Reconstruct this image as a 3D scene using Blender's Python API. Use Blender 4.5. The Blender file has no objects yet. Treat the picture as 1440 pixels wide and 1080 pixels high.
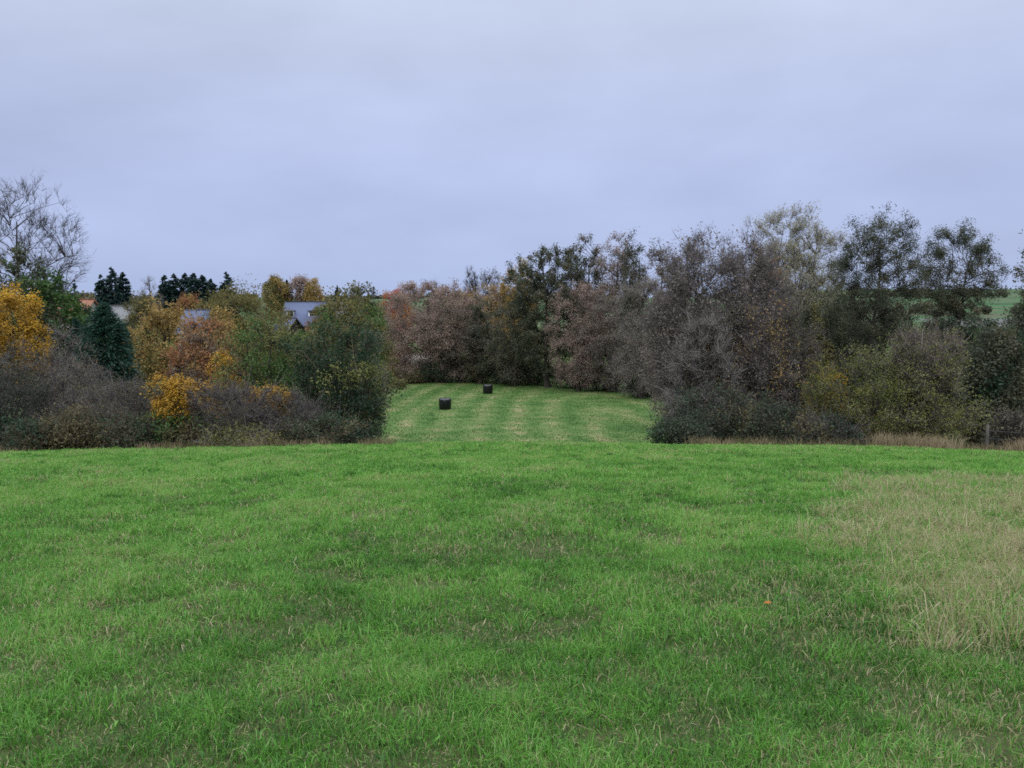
import bpy, math
import numpy as np
C = bpy.context.scene
COL = C.collection
R = math.radians

# ------------------------------------------------------------------ camera, sky, sun, exposure
PITCH = R(7.18); FPX = 1080.0
cam = bpy.data.cameras.new('camera'); camo = bpy.data.objects.new('camera', cam); COL.objects.link(camo)
cam.sensor_width = 36; cam.lens = 36 * FPX / 1440; cam.clip_start = 0.05; cam.clip_end = 20000
camo.location = (0, 0, 0); camo.rotation_euler = (math.pi / 2 - PITCH, 0, 0)
C.camera = camo
C.view_settings.view_transform = 'Standard'; C.view_settings.look = 'None'
C.view_settings.exposure = 0; C.view_settings.gamma = 1
try:
    C.cycles.max_bounces = 7; C.cycles.diffuse_bounces = 5; C.cycles.transparent_max_bounces = 4
    C.cycles.use_denoising = False; C.cycles.pixel_filter_type = 'BLACKMAN_HARRIS'; C.cycles.filter_width = 1.65
except Exception: pass

SUN_EL, SUN_AZ = R(38), R(200)
W = bpy.data.worlds.new('World'); C.world = W; W.use_nodes = True
nt = W.node_tree; nt.nodes.clear()
def N(nt, typ, **kw):
    n = nt.nodes.new(typ)
    for k, v in kw.items():
        if k.startswith('_'): setattr(n, k[1:], v)
        else: n.inputs[k].default_value = v
    return n
def ramp(nt, stops, interp='LINEAR'):
    n = nt.nodes.new('ShaderNodeValToRGB'); e = n.color_ramp.elements; n.color_ramp.interpolation = interp
    while len(e) > 1: e.remove(e[-1])
    for i, (p, c) in enumerate(stops):
        el = e[0] if i == 0 else e.new(p)
        el.position = p; el.color = (*c, 1) if len(c) == 3 else c
    return n
def srgb(r, g, b):
    f = lambda c: (c / 255 / 12.92) if c <= 10 else ((c / 255 + .055) / 1.055) ** 2.4
    return (f(r), f(g), f(b))
L = nt.links.new
sky = N(nt, 'ShaderNodeTexSky', _sky_type='NISHITA', _sun_disc=False, _sun_elevation=SUN_EL, _sun_rotation=SUN_AZ)
b1 = N(nt, 'ShaderNodeBackground', Strength=0.1); L(sky.outputs[0], b1.inputs[0])
tc = N(nt, 'ShaderNodeTexCoord')
sep = N(nt, 'ShaderNodeSeparateXYZ'); L(tc.outputs['Generated'], sep.inputs[0])
# overcast deck: brightness rises towards the zenith (as an overcast sky does)
grad = ramp(nt, [(0.0, srgb(174, 190, 230)), (0.05, srgb(177, 191, 231)), (0.12, srgb(177, 189, 227)), (0.2, srgb(183, 194, 227)),
                 (0.32, srgb(195, 205, 230)), (0.42, srgb(203, 211, 233)), (0.7, (.88, .95, 1)), (1.0, (.88, .95, 1))])
L(sep.outputs[2], grad.inputs[0])
zen = N(nt, 'ShaderNodeMapRange', **{'From Min': .36, 'From Max': .75, 'To Min': 1.0, 'To Max': 3.5}); zen.interpolation_type = 'SMOOTHSTEP'
L(sep.outputs[2], zen.inputs[0])
mp = N(nt, 'ShaderNodeMapping'); mp.inputs['Scale'].default_value = (1.0, 1.0, 2.6); L(tc.outputs['Generated'], mp.inputs[0])
n1 = N(nt, 'ShaderNodeTexNoise', Scale=1.5, Detail=5.0, Roughness=.5, Distortion=.35); L(mp.outputs[0], n1.inputs[0])
n2 = N(nt, 'ShaderNodeTexNoise', Scale=5.5, Detail=4.0, Roughness=.5); L(mp.outputs[0], n2.inputs[0])
mr = N(nt, 'ShaderNodeMapRange', **{'From Min': .3, 'From Max': .7, 'To Min': .90, 'To Max': 1.15}); L(n1.outputs[0], mr.inputs[0])
mr2 = N(nt, 'ShaderNodeMapRange', **{'From Min': .3, 'From Max': .7, 'To Min': .96, 'To Max': 1.04}); L(n2.outputs[0], mr2.inputs[0])
m1 = N(nt, 'ShaderNodeMath', _operation='MULTIPLY'); L(mr.outputs[0], m1.inputs[0]); L(mr2.outputs[0], m1.inputs[1])
m2 = N(nt, 'ShaderNodeMath', _operation='MULTIPLY'); L(m1.outputs[0], m2.inputs[0]); L(zen.outputs[0], m2.inputs[1])
b2 = N(nt, 'ShaderNodeBackground'); L(grad.outputs[0], b2.inputs[0]); L(m2.outputs[0], b2.inputs[1])
mx = N(nt, 'ShaderNodeMixShader', Fac=.93); L(b1.outputs[0], mx.inputs[1]); L(b2.outputs[0], mx.inputs[2])
wo = N(nt, 'ShaderNodeOutputWorld'); L(mx.outputs[0], wo.inputs[0])
sl = bpy.data.lights.new('sun', 'SUN'); sl.energy = 1.0; sl.angle = R(30); sl.color = (1, .96, .9)
so = bpy.data.objects.new('sun', sl); COL.objects.link(so)
so.rotation_euler = (math.pi / 2 - SUN_EL, 0, math.pi - SUN_AZ)

# ------------------------------------------------------------------ helpers
class NS: pass
def hash2(ix, iy, s):
    h = (ix.astype(np.int64) * 374761393 + iy.astype(np.int64) * 668265263 + s * 974634777) & 0xFFFFFFFF
    h = ((h ^ (h >> 13)) * 1274126177) & 0xFFFFFFFF
    return ((h ^ (h >> 16)) & 0xFFFF) / 65535.0
def vnoise(x, y, s=0):
    ix, iy = np.floor(x), np.floor(y); fx, fy = x - ix, y - iy
    fx = fx * fx * (3 - 2 * fx); fy = fy * fy * (3 - 2 * fy)
    a = hash2(ix, iy, s); b = hash2(ix + 1, iy, s); c = hash2(ix, iy + 1, s); d = hash2(ix + 1, iy + 1, s)
    return (a * (1 - fx) + b * fx) * (1 - fy) + (c * (1 - fx) + d * fx) * fy
def fbm(x, y, s=0, o=3):
    t = 0; a = .5
    for k in range(o): t = t + a * vnoise(x * 2 ** k, y * 2 ** k, s + k); a *= .5
    return t / (1 - .5 ** o)
def noise3(P, f, s):
    r = np.random.default_rng(s); t = 0
    for k in range(5):
        d = r.normal(size=3); d /= np.linalg.norm(d)
        t = t + np.sin(P @ d * f * (0.7 + .35 * k) + r.uniform(0, 6.28))
    return t / 5 * .5 + .5

KN = np.array([(-40, 3.), (-10, -.3), (0, -1.6), (5, -2.3), (10, -3.05), (20, -4.65), (32, -6.62), (40, -8.5), (48, -10.3), (55, -11.35), (80, -12.8), (100, -13.9),
               (122, -15.0), (138, -14.5), (150, -13.4), (165, -12.2), (200, -8.9), (240, -7.5), (300, -7.3), (500, -7.3), (9000, -7.3)])
def _slopes(x, y):
    h = np.diff(x); d = np.diff(y) / h; m = np.zeros(len(x)); m[0] = d[0]; m[-1] = d[-1]
    for i in range(1, len(x) - 1):
        m[i] = 0 if d[i - 1] * d[i] <= 0 else (h[i - 1] + h[i]) / (h[i - 1] / d[i] + h[i] / d[i - 1])
    return m
KM = _slopes(KN[:, 0], KN[:, 1])
def gz(x, y):
    x = np.asarray(x, float); y = np.asarray(y, float); x, y = np.broadcast_arrays(x, y)
    yy = np.clip(y, -40, 8999); i = np.clip(np.searchsorted(KN[:, 0], yy) - 1, 0, len(KN) - 2)
    h = KN[i + 1, 0] - KN[i, 0]; t = (yy - KN[i, 0]) / h
    z = (2 * t**3 - 3 * t**2 + 1) * KN[i, 1] + (t**3 - 2 * t**2 + t) * h * KM[i] + (-2 * t**3 + 3 * t**2) * KN[i + 1, 1] + (t**3 - t**2) * h * KM[i + 1]
    z = z - .33 * np.clip(np.abs(x) / 21, 0, 1.3) ** 2 * np.clip((yy - 8) / 16, 0, 1) * np.clip((60 - yy) / 15, 0, 1)
    fl = np.clip(1 - (x / np.maximum(y, 1) - .22) / .22, 0, 1); z = z - .013 * np.clip(y - 480, 0, 4000) * fl * fl * (3 - 2 * fl)
    z = z + (vnoise(x / 7, y / 7, 5) - .5) * .16 * np.clip((yy - 3) / 12, 0, 1) + (vnoise(x / 1.3, y / 1.3, 9) - .5) * .05
    return z
def at(px, py, Y):
    xc, yc = (px - 720) / FPX, (540 - py) / FPX
    dy = math.cos(PITCH) + yc * math.sin(PITCH); dz = -math.sin(PITCH) + yc * math.cos(PITCH)
    return np.array([xc * Y / dy, Y, dz * Y / dy])

def make_mesh(name, V, loops, counts, mats, midx=None, rnd=None, smooth=False, extra=None):
    me = bpy.data.meshes.new(name)
    V = np.ascontiguousarray(V, dtype=np.float32); loops = np.ascontiguousarray(loops, dtype=np.int32); counts = np.asarray(counts, dtype=np.int32)
    me.vertices.add(len(V)); me.vertices.foreach_set('co', V.ravel())
    me.loops.add(len(loops)); me.loops.foreach_set('vertex_index', loops)
    me.polygons.add(len(counts)); st = np.zeros(len(counts), np.int32); st[1:] = np.cumsum(counts)[:-1]
    me.polygons.foreach_set('loop_start', st)
    for m in mats: me.materials.append(m)
    if midx is not None: me.polygons.foreach_set('material_index', np.ascontiguousarray(midx, dtype=np.int32))
    if smooth: me.polygons.foreach_set('use_smooth', np.ones(len(counts), bool))
    me.update(calc_edges=True)
    if rnd is not None:
        a = me.attributes.new('rnd', 'FLOAT', 'FACE'); a.data.foreach_set('value', np.ascontiguousarray(rnd, dtype=np.float32))
    return me
class Geo:
    def __init__(s): s.V = []; s.L = []; s.c = []; s.m = []; s.r = []; s.n = 0
    def add(s, V, L, c, m=0, r=0.5):
        V = np.asarray(V, float).reshape(-1, 3); c = np.asarray(c); L = np.asarray(L).ravel()
        s.V.append(V); s.L.append(L + s.n); s.c.append(c); s.m.append(np.full(len(c), m)); s.r.append(np.broadcast_to(np.asarray(r, float), (len(c),))); s.n += len(V)
    def obj(s, name, mats, parent=None, smooth=False):
        me = make_mesh(name, np.concatenate(s.V), np.concatenate(s.L), np.concatenate(s.c), mats, np.concatenate(s.m), np.concatenate(s.r), smooth)
        o = bpy.data.objects.new(name, me); COL.objects.link(o)
        if parent: o.parent = parent
        return o
    def box(s, c, d, m=0, rz=0, r=.5):
        c = np.array(c, float); d = np.array(d, float) / 2
        v = np.array([(x, y, z) for z in (-1, 1) for y in (-1, 1) for x in (-1, 1)], float) * d
        if rz: v = v @ np.array([[math.cos(rz), math.sin(rz), 0], [-math.sin(rz), math.cos(rz), 0], [0, 0, 1]])
        s.add(v + c, [0, 2, 3, 1, 4, 5, 7, 6, 0, 1, 5, 4, 2, 6, 7, 3, 0, 4, 6, 2, 1, 3, 7, 5], [4] * 6, m, r)
    def tubes(s, P, rad, sides=4, m=0, r=.5):
        P = np.asarray(P, float); n, k, _ = P.shape
        T = np.gradient(P, axis=1); T /= np.linalg.norm(T, axis=2, keepdims=True) + 1e-9
        ref = np.where(np.abs(T[..., 2:3]) > .9, np.array([1., 0, 0]), np.array([0, 0, 1.]))
        U = np.cross(T, ref); U /= np.linalg.norm(U, axis=2, keepdims=True) + 1e-9; Vv = np.cross(T, U)
        a = np.arange(sides) / sides * 2 * np.pi
        ring = P[:, :, None] + rad[:, :, None, None] * (np.cos(a)[:, None] * U[:, :, None] + np.sin(a)[:, None] * Vv[:, :, None])
        idx = np.arange(n * k * sides).reshape(n, k, sides)
        q = np.stack([idx[:, :-1], np.roll(idx, -1, 2)[:, :-1], np.roll(idx, -1, 2)[:, 1:], idx[:, 1:]], -1).reshape(-1, 4)
        rr = np.repeat(np.broadcast_to(np.asarray(r, float), (n,)), (k - 1) * sides)
        s.add(ring.reshape(-1, 3), q, np.full(len(q), 4), m, rr)
    def ribbons(s, A, B, w, rng, bend=.15, m=0, r=.5):
        n = len(A); D = B - A; ln = np.linalg.norm(D, axis=1, keepdims=True) + 1e-9
        S = np.cross(D / ln, rng.normal(size=(n, 3))); S /= np.linalg.norm(S, axis=1, keepdims=True) + 1e-9
        w = np.broadcast_to(np.asarray(w, float), (n,))[:, None]
        M = (A + B) / 2 + rng.normal(size=(n, 3)) * ln * bend
        V = np.stack([A - S * w / 2, A + S * w / 2, M + S * w * .38, M - S * w * .38, B], 1).reshape(-1, 3)
        b = np.arange(n)[:, None] * 5
        Lp = np.concatenate([b + 0, b + 1, b + 2, b + 3, b + 3, b + 2, b + 4], 1)
        c = np.tile([4, 3], n); s.add(V, Lp, c, m, np.repeat(np.broadcast_to(np.asarray(r, float), (n,)), 2))
    def leaves(s, P, size, rng, aspect=.6, m=0, r=.5, axis=None, flat=0.):
        n = len(P); u = rng.normal(size=(n, 3)) if axis is None else axis + rng.normal(size=(n, 3)) * .35
        if flat: u[:, 2] *= 1 - flat
        u /= np.linalg.norm(u, axis=1, keepdims=True) + 1e-9
        v = np.cross(u, rng.normal(size=(n, 3)) * (1 - flat) + np.array([0, 0, 1.]) * flat * 1.5); v /= np.linalg.norm(v, axis=1, keepdims=True) + 1e-9
        sz = np.broadcast_to(np.asarray(size, float), (n,))[:, None] / 2
        V = np.stack([P - u * sz, P + v * sz * aspect - u * sz * .1, P + u * sz, P - v * sz * aspect + u * sz * .1], 1).reshape(-1, 3)
        s.add(V, np.arange(4 * n), np.full(n, 4), m, r)
def empty(name, loc, label=None, cat=None, group=None, rz=0):
    o = bpy.data.objects.new(name, None); COL.objects.link(o); o.location = [float(v) for v in loc]; o.rotation_euler.z = rz
    o.empty_display_size = .3; tag(o, label, cat, group); return o
def tag(o, label=None, cat=None, group=None, kind=None):
    if label: o['label'] = label
    if cat: o['category'] = cat
    if group: o['group'] = group
    if kind: o['kind'] = kind
    return o

# ------------------------------------------------------------------ materials
def mat(name):
    m = bpy.data.materials.new(name); m.use_nodes = True; m.node_tree.nodes.clear(); return m, m.node_tree
def pal_mat(name, cols, trans=.3, rough=.8):
    m, t = mat(name); a = N(t, 'ShaderNodeAttribute', _attribute_name='rnd')
    rp = ramp(t, [(i / max(1, len(cols) - 1), c) for i, c in enumerate(cols)]); t.links.new(a.outputs['Fac'], rp.inputs[0])
    o = N(t, 'ShaderNodeOutputMaterial'); d = N(t, 'ShaderNodeBsdfDiffuse', Roughness=.5); t.links.new(rp.outputs[0], d.inputs[0])
    if trans:
        tr = N(t, 'ShaderNodeBsdfTranslucent'); t.links.new(rp.outputs[0], tr.inputs[0])
        mxs = N(t, 'ShaderNodeMixShader', Fac=trans); t.links.new(d.outputs[0], mxs.inputs[1]); t.links.new(tr.outputs[0], mxs.inputs[2]); t.links.new(mxs.outputs[0], o.inputs[0])
    else: t.links.new(d.outputs[0], o.inputs[0])
    return m
def surf_mat(name, c1, c2, scale=4, rough=.7, bump=.2, spec=.3, detail=5, stretch=(1, 1, 1), coat=0):
    m, t = mat(name); p = N(t, 'ShaderNodeBsdfPrincipled', Roughness=rough); p.inputs['Specular IOR Level'].default_value = spec
    x = N(t, 'ShaderNodeTexCoord'); g = N(t, 'ShaderNodeMapping'); g.inputs['Scale'].default_value = stretch; t.links.new(x.outputs['Object'], g.inputs[0])
    n = N(t, 'ShaderNodeTexNoise', Scale=scale, Detail=detail, Roughness=.6); t.links.new(g.outputs[0], n.inputs[0])
    rp = ramp(t, [(.3, c1), (.7, c2)]); t.links.new(n.outputs[0], rp.inputs[0]); t.links.new(rp.outputs[0], p.inputs[0])
    if bump:
        b = N(t, 'ShaderNodeBump', Strength=bump, Distance=.05); t.links.new(n.outputs[0], b.inputs['Height']); t.links.new(b.outputs[0], p.inputs['Normal'])
    o = N(t, 'ShaderNodeOutputMaterial'); t.links.new(p.outputs[0], o.inputs[0]); return m
PAL = {
 'green': [(.0216, .0480, .0144), (.0420, .0900, .0216), (.0720, .1320, .0300), (.1440, .1800, .0420)],
 'darkgreen': [(.0115, .0275, .0138), (.0184, .0413, .0207), (.0298, .0574, .0252), (.0574, .0803, .0344)],
 'yew': [(.010, .034, .024), (.017, .05, .034), (.026, .066, .042), (.034, .08, .046)],
 'spruce': [(.0100, .0250, .0250), (.0150, .0350, .0325), (.0225, .0475, .0387), (.0325, .0600, .0438)],
 'olive': [(.0600, .0660, .0240), (.1020, .1020, .0336), (.1560, .1380, .0480), (.2040, .1680, .0600)],
 'olivewillow': [(.08, .075, .025), (.12, .11, .035), (.16, .135, .045), (.2, .15, .05)],
 'yellow': [(.17, .10, .02), (.33, .18, .02), (.46, .27, .03), (.54, .36, .05)],
 'amber': [(.20, .135, .045), (.29, .19, .06), (.345, .235, .078), (.22, .195, .075)],
 'orange': [(.22, .07, .02), (.34, .12, .025), (.38, .18, .04), (.2, .13, .05)],
 'red': [(.24, .03, .02), (.36, .06, .025), (.45, .14, .03), (.42, .24, .04)],
 'rust': [(.1584, .0792, .0396), (.2376, .1056, .0528), (.3168, .1452, .0594), (.2112, .1584, .0660)],
 'pinkgrey': [(.18, .135, .12), (.24, .175, .15), (.30, .21, .17), (.25, .20, .16)],
 'alder': [(.0308, .0420, .0280), (.0532, .0630, .0392), (.0840, .0868, .0490), (.1400, .1050, .0630)],
 'greyleaf': [(.0743, .0743, .0607), (.1013, .0945, .0743), (.1283, .1148, .0810), (.1620, .1350, .0810)],
 'palewillow': [(.1920, .1920, .1200), (.2520, .2400, .1440), (.3000, .2760, .1740), (.3360, .2880, .1680)],
 'yellowgreen': [(.06, .08, .02), (.10, .115, .025), (.17, .15, .03), (.28, .19, .03)],
 'hawthorn': [(.0945, .0783, .0716), (.1418, .1161, .1040), (.1890, .1553, .1310), (.2295, .1823, .1283)],
 'olivegreen': [(.0739, .0924, .0271), (.1232, .1355, .0407), (.1786, .1786, .0542), (.2464, .2156, .0715)],
 'bramble': [(.0138, .0294, .0173), (.0276, .0484, .0259), (.0518, .0734, .0389), (.0950, .0778, .0518)],
 'brownolive': [(.0625, .0562, .0312), (.0938, .0813, .0400), (.1250, .1063, .0475), (.1625, .1250, .0625)],
}
TW = {
 'purple': [(.052, .045, .044), (.088, .075, .073), (.135, .115, .108)],
 'grey': [(.1000, .0925, .0875), (.1688, .1525, .1438), (.2500, .2250, .2063)],
 'pink': [(.1495, .1035, .0920), (.2185, .1495, .1323), (.2760, .1955, .1610)],
 'mauve': [(.09, .07, .066), (.135, .105, .098), (.18, .145, .13)],
 'dark': [(.0260, .0234, .0221), (.0455, .0403, .0364), (.0715, .0611, .0546)],
 'brown': [(.06, .045, .035), (.10, .075, .055), (.15, .11, .075)],
}
LEAF = {k: pal_mat('leaf_' + k, v) for k, v in PAL.items()}
TWIG = {k: pal_mat('twig_' + k, v, 0) for k, v in TW.items()}
def add_sheen(m, f, rough):
    t = m.node_tree; o = next(n for n in t.nodes if n.type == 'OUTPUT_MATERIAL'); src = o.inputs[0].links[0].from_socket
    gl = N(t, 'ShaderNodeBsdfGlossy', Roughness=rough); gl.inputs[0].default_value = (.9, .95, 1, 1); mxs = N(t, 'ShaderNodeMixShader', Fac=f)
    t.links.new(src, mxs.inputs[1]); t.links.new(gl.outputs[0], mxs.inputs[2]); t.links.new(mxs.outputs[0], o.inputs[0])
for m_ in LEAF.values(): add_sheen(m_, .014, .5)
for m_ in TWIG.values(): add_sheen(m_, .018, .5)
BARK = surf_mat('bark', (.02, .017, .015), (.07, .06, .05), 12, .9, .5, .1, stretch=(1, 1, .25))
BARKG = surf_mat('bark_grey', (.05, .045, .04), (.13, .12, .105), 12, .9, .5, .1, stretch=(1, 1, .25))

# ------------------------------------------------------------------ ground
def dryness(x, y, only=False):
    d = np.clip((x - (2.0 + .40 * (y - 5.2))) / 1.2 + (fbm(x / 1.1, y / 1.4, 31) - .5) * 1.3, 0, 1) * np.clip((15.2 - y) / 1.5 + (fbm(x / 1.5, y / 1.5, 33) - .5) * 2, 0, 1) * np.clip((y - 4.0) / 1.4 + .2, 0.15, 1)
    d = d * np.clip(.45 + 1.5 * fbm(x / .9, y / 1.1, 37), 0, 1)
    p = np.exp(-(((x - .3) / .42) ** 2 + ((y - 10.3) / .8) ** 2)) * .3 + np.exp(-(((x + .75) / .35) ** 2 + ((y - 7.6) / .3) ** 2)) * .6 + np.exp(-(((x - 6) / 2.2) ** 2 + ((y - 25) / 1.0) ** 2)) * .5
    g = np.clip((fbm(x / 2.3, y / 3.0, 41) - .58) * 2.2, 0, .28)
    return np.clip(d if only else np.maximum(np.maximum(d, p), g), 0, 1)
xs = np.unique(np.concatenate([np.arange(-15, 15.01, .2), np.arange(-30, 30.01, .6), np.arange(-120, 120, 4), np.linspace(-600, 600, 81), np.linspace(-2200, 2200, 31)]))
ys = np.unique(np.concatenate([np.arange(0, 20, .2), np.arange(-20, 60, .6), np.arange(60, 260, 2.5), np.linspace(260, 900, 60), np.linspace(900, 3200, 24)]))
X, Y_ = np.meshgrid(xs, ys); Z = gz(X, Y_)
nx, ny = len(xs), len(ys); idx = np.arange(nx * ny).reshape(ny, nx)
q = np.stack([idx[:-1, :-1], idx[:-1, 1:], idx[1:, 1:], idx[1:, :-1]], -1).reshape(-1, 4)

GM, t = mat('ground_grass'); L = t.links.new
geo = N(t, 'ShaderNodeNewGeometry'); sp = N(t, 'ShaderNodeSeparateXYZ'); L(geo.outputs['Position'], sp.inputs[0])
def noise(t, sc, det=5, rough=.6, vec=None, dist=0):
    n = N(t, 'ShaderNodeTexNoise', Scale=sc, Detail=det, Roughness=rough, Distortion=dist); t.links.new(vec or geo.outputs['Position'], n.inputs[0]); return n
def mix(t, f, a, b):
    n = t.nodes.new('ShaderNodeMix'); n.data_type = 'RGBA'; t.links.new(f, n.inputs[0])
    for s_, i in ((a, 6), (b, 7)):
        if isinstance(s_, tuple): n.inputs[i].default_value = (*s_, 1)
        else: t.links.new(s_, n.inputs[i])
    return n.outputs[2]
def mrange(t, v, a, b, c=0., d=1.):
    n = N(t, 'ShaderNodeMapRange', **{'From Min': a, 'From Max': b, 'To Min': c, 'To Max': d}); t.links.new(v, n.inputs[0]); return n.outputs[0]
# near lawn
nA = noise(t, .9); nB = noise(t, 30, 6, .75)
near = ramp(t, [(.32, (.022, .05, .012)), (.5, (.032, .075, .015)), (.68, (.045, .085, .022))]); L(nA.outputs[0], near.inputs[0])
soil = ramp(t, [(.36, (.028, .022, .013)), (.5, (.05, .045, .022)), (.7, (.045, .055, .02))]); L(nB.outputs[0], soil.inputs[0])
mid = N(t, 'ShaderNodeMix', _data_type='RGBA'); mid.inputs[0].default_value = .75; L(near.outputs[0], mid.inputs[6]); L(soil.outputs[0], mid.inputs[7])
# mown meadow: swathes on wide arcs
cx, cy = 10., 58.
vs = N(t, 'ShaderNodeVectorMath', _operation='SUBTRACT'); L(geo.outputs['Position'], vs.inputs[0]); vs.inputs[1].default_value = (cx, cy, 0)
vm = N(t, 'ShaderNodeVectorMath', _operation='MULTIPLY'); L(vs.outputs[0], vm.inputs[0]); vm.inputs[1].default_value = (1.0, .15, 0)
ln = N(t, 'ShaderNodeVectorMath', _operation='LENGTH'); L(vm.outputs[0], ln.inputs[0])
nw = noise(t, .06, 2); ad = N(t, 'ShaderNodeMath', _operation='MULTIPLY_ADD'); L(nw.outputs[0], ad.inputs[0]); ad.inputs[1].default_value = 2.0; L(ln.outputs['Value'], ad.inputs[2])
sn = N(t, 'ShaderNodeMath', _operation='MULTIPLY'); L(ad.outputs[0], sn.inputs[0]); sn.inputs[1].default_value = 2 * math.pi / 3.3
si = N(t, 'ShaderNodeMath', _operation='SINE'); L(sn.outputs[0], si.inputs[0])
nC = noise(t, .35, 5, .65); nD = noise(t, 1.6, 5, .7)
a2 = N(t, 'ShaderNodeMath', _operation='MULTIPLY_ADD'); L(si.outputs[0], a2.inputs[0]); a2.inputs[1].default_value = .095; L(nC.outputs[0], a2.inputs[2])
a3 = N(t, 'ShaderNodeMath', _operation='MULTIPLY_ADD'); L(nD.outputs[0], a3.inputs[0]); a3.inputs[1].default_value = .5; L(a2.outputs[0], a3.inputs[2])
mown = ramp(t, [(.48, (.028, .066, .015)), (.66, (.05, .098, .024)), (.84, (.088, .12, .04)), (.98, (.16, .15, .075))]); L(a3.outputs[0], mown.inputs[0])
# rough valley and far fields
nE = noise(t, .02, 4); nF = noise(t, .6, 5)
far = ramp(t, [(.40, (.02, .05, .02)), (.48, (.035, .09, .03)), (.56, (.07, .065, .045)), (.64, (.03, .08, .025))]); L(nE.outputs[0], far.inputs[0])
rough_ = ramp(t, [(.35, (.03, .05, .015)), (.6, (.07, .10, .03))]); L(nF.outputs[0], rough_.inputs[0])
c = mix(t, mrange(t, sp.outputs[1], 46, 54), mid.outputs[2], mown.outputs[0])
c = mix(t, mrange(t, sp.outputs[1], 124, 127), c, rough_.outputs[0])
c = mix(t, mrange(t, sp.outputs[1], 175, 200), c, far.outputs[0])
# pale stubble strip on the far bank, on the east side
inx = mrange(t, sp.outputs[0], 105, 112); iny = mrange(t, sp.outputs[1], 186, 192); iny2 = mrange(t, sp.outputs[1], 206, 214, 1, 0)
mm = N(t, 'ShaderNodeMath', _operation='MULTIPLY'); L(inx, mm.inputs[0]); L(iny, mm.inputs[1]); m3 = N(t, 'ShaderNodeMath', _operation='MULTIPLY'); L(mm.outputs[0], m3.inputs[0]); L(iny2, m3.inputs[1])
c = mix(t, m3.outputs[0], c, (.085, .088, .085))
pb = N(t, 'ShaderNodeBsdfPrincipled', Roughness=.95); pb.inputs['Specular IOR Level'].default_value = .1; L(c, pb.inputs[0])
bp = N(t, 'ShaderNodeBump', Strength=.6, Distance=.06); L(nD.outputs[0], bp.inputs['Height']); L(bp.outputs[0], pb.inputs['Normal'])
oo = N(t, 'ShaderNodeOutputMaterial'); L(pb.outputs[0], oo.inputs[0])
me = make_mesh('ground', np.stack([X, Y_, Z], -1).reshape(-1, 3), q.ravel(), np.full(len(q), 4), [GM], smooth=True)
g_o = bpy.data.objects.new('ground', me); COL.objects.link(g_o); tag(g_o, kind='structure')

# ------------------------------------------------------------------ grass
GRASS = pal_mat('grass_blades', [(.026, .066, .013), (.057, .160, .022), (.098, .260, .036), (.168, .342, .066), (.25, .27, .10), (.29, .25, .14), (.43, .37, .24)], .35)
def ground_at(px, py):
    for Y in np.arange(2, 40, .02):
        P = at(px, py, Y)
        if P[2] < float(gz(P[0], Y)): return P
    return P
SCUFF = [(*ground_at(a, b)[:2], c_, d_, e_) for a, b, c_, d_, e_ in ((606, 824, .34, .11, 1), (325, 882, .26, .10, .9), (252, 886, .20, .09, .8), (745, 768, .5, .42, .75), (575, 1000, .14, .07, .9), (400, 985, .10, .06, .9), (1262, 1004, .17, .08, .9),
          (905, 950, .16, .10, .7), (1340, 965, .18, .08, .8), (1420, 1050, .14, .09, .9), (700, 800, .2, .1, .6), (545, 722, .45, .3, .6), (1000, 880, .2, .1, .6), (150, 1000, .14, .08, .7), (840, 1040, .10, .05, .8))]
def scuff(x, y):
    m = 0 * x
    for a, b, c_, d_, e_ in SCUFF: m = np.maximum(m, e_ * np.exp(-(((x - a) / (1.35 * c_)) ** 2 + ((y - b) / (1.7 * d_)) ** 2) ** 1.5))
    return m
add_sheen(GRASS, .014, .4)
def blades(rng, x, y, h, w, lean, r, g):
    n = len(x); z = gz(x, y) - .01; a = rng.uniform(0, 6.283, n); b = rng.uniform(0, 6.283, n)
    B = np.stack([x, y, z], 1); S = np.stack([np.cos(a), np.sin(a), np.zeros(n)], 1) * (w / 2)[:, None]
    D = np.stack([np.cos(b), np.sin(b), np.zeros(n)], 1) * (h * lean)[:, None]; Uz = np.array([0, 0, 1.])
    M = B + D * .35 + Uz * (h * .6)[:, None]; T = B + D + Uz * (h * np.sqrt(np.clip(1 - .6 * lean ** 2, .02, 1)))[:, None]
    V = np.stack([B - S, B + S, M + S * .8, M - S * .8, T], 1).reshape(-1, 3)
    k = np.arange(n)[:, None] * 5; Lp = np.concatenate([k, k + 1, k + 2, k + 3, k + 3, k + 2, k + 4], 1)
    g.add(V, Lp, np.tile([4, 3], n), 0, np.repeat(r, 2))
def wedge(rng, y0, y1, dens, marg=1.5):
    A = lambda y: .70 * y * y / 1.0 + 2 * marg * y
    n = int((A(y1) - A(y0)) * dens); yy = np.sqrt(rng.uniform(y0 ** 2, y1 ** 2, n)); xx = rng.uniform(-1, 1, n) * (.70 * yy + marg); return xx, yy
g = Geo(); rng = np.random.default_rng(3)
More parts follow.
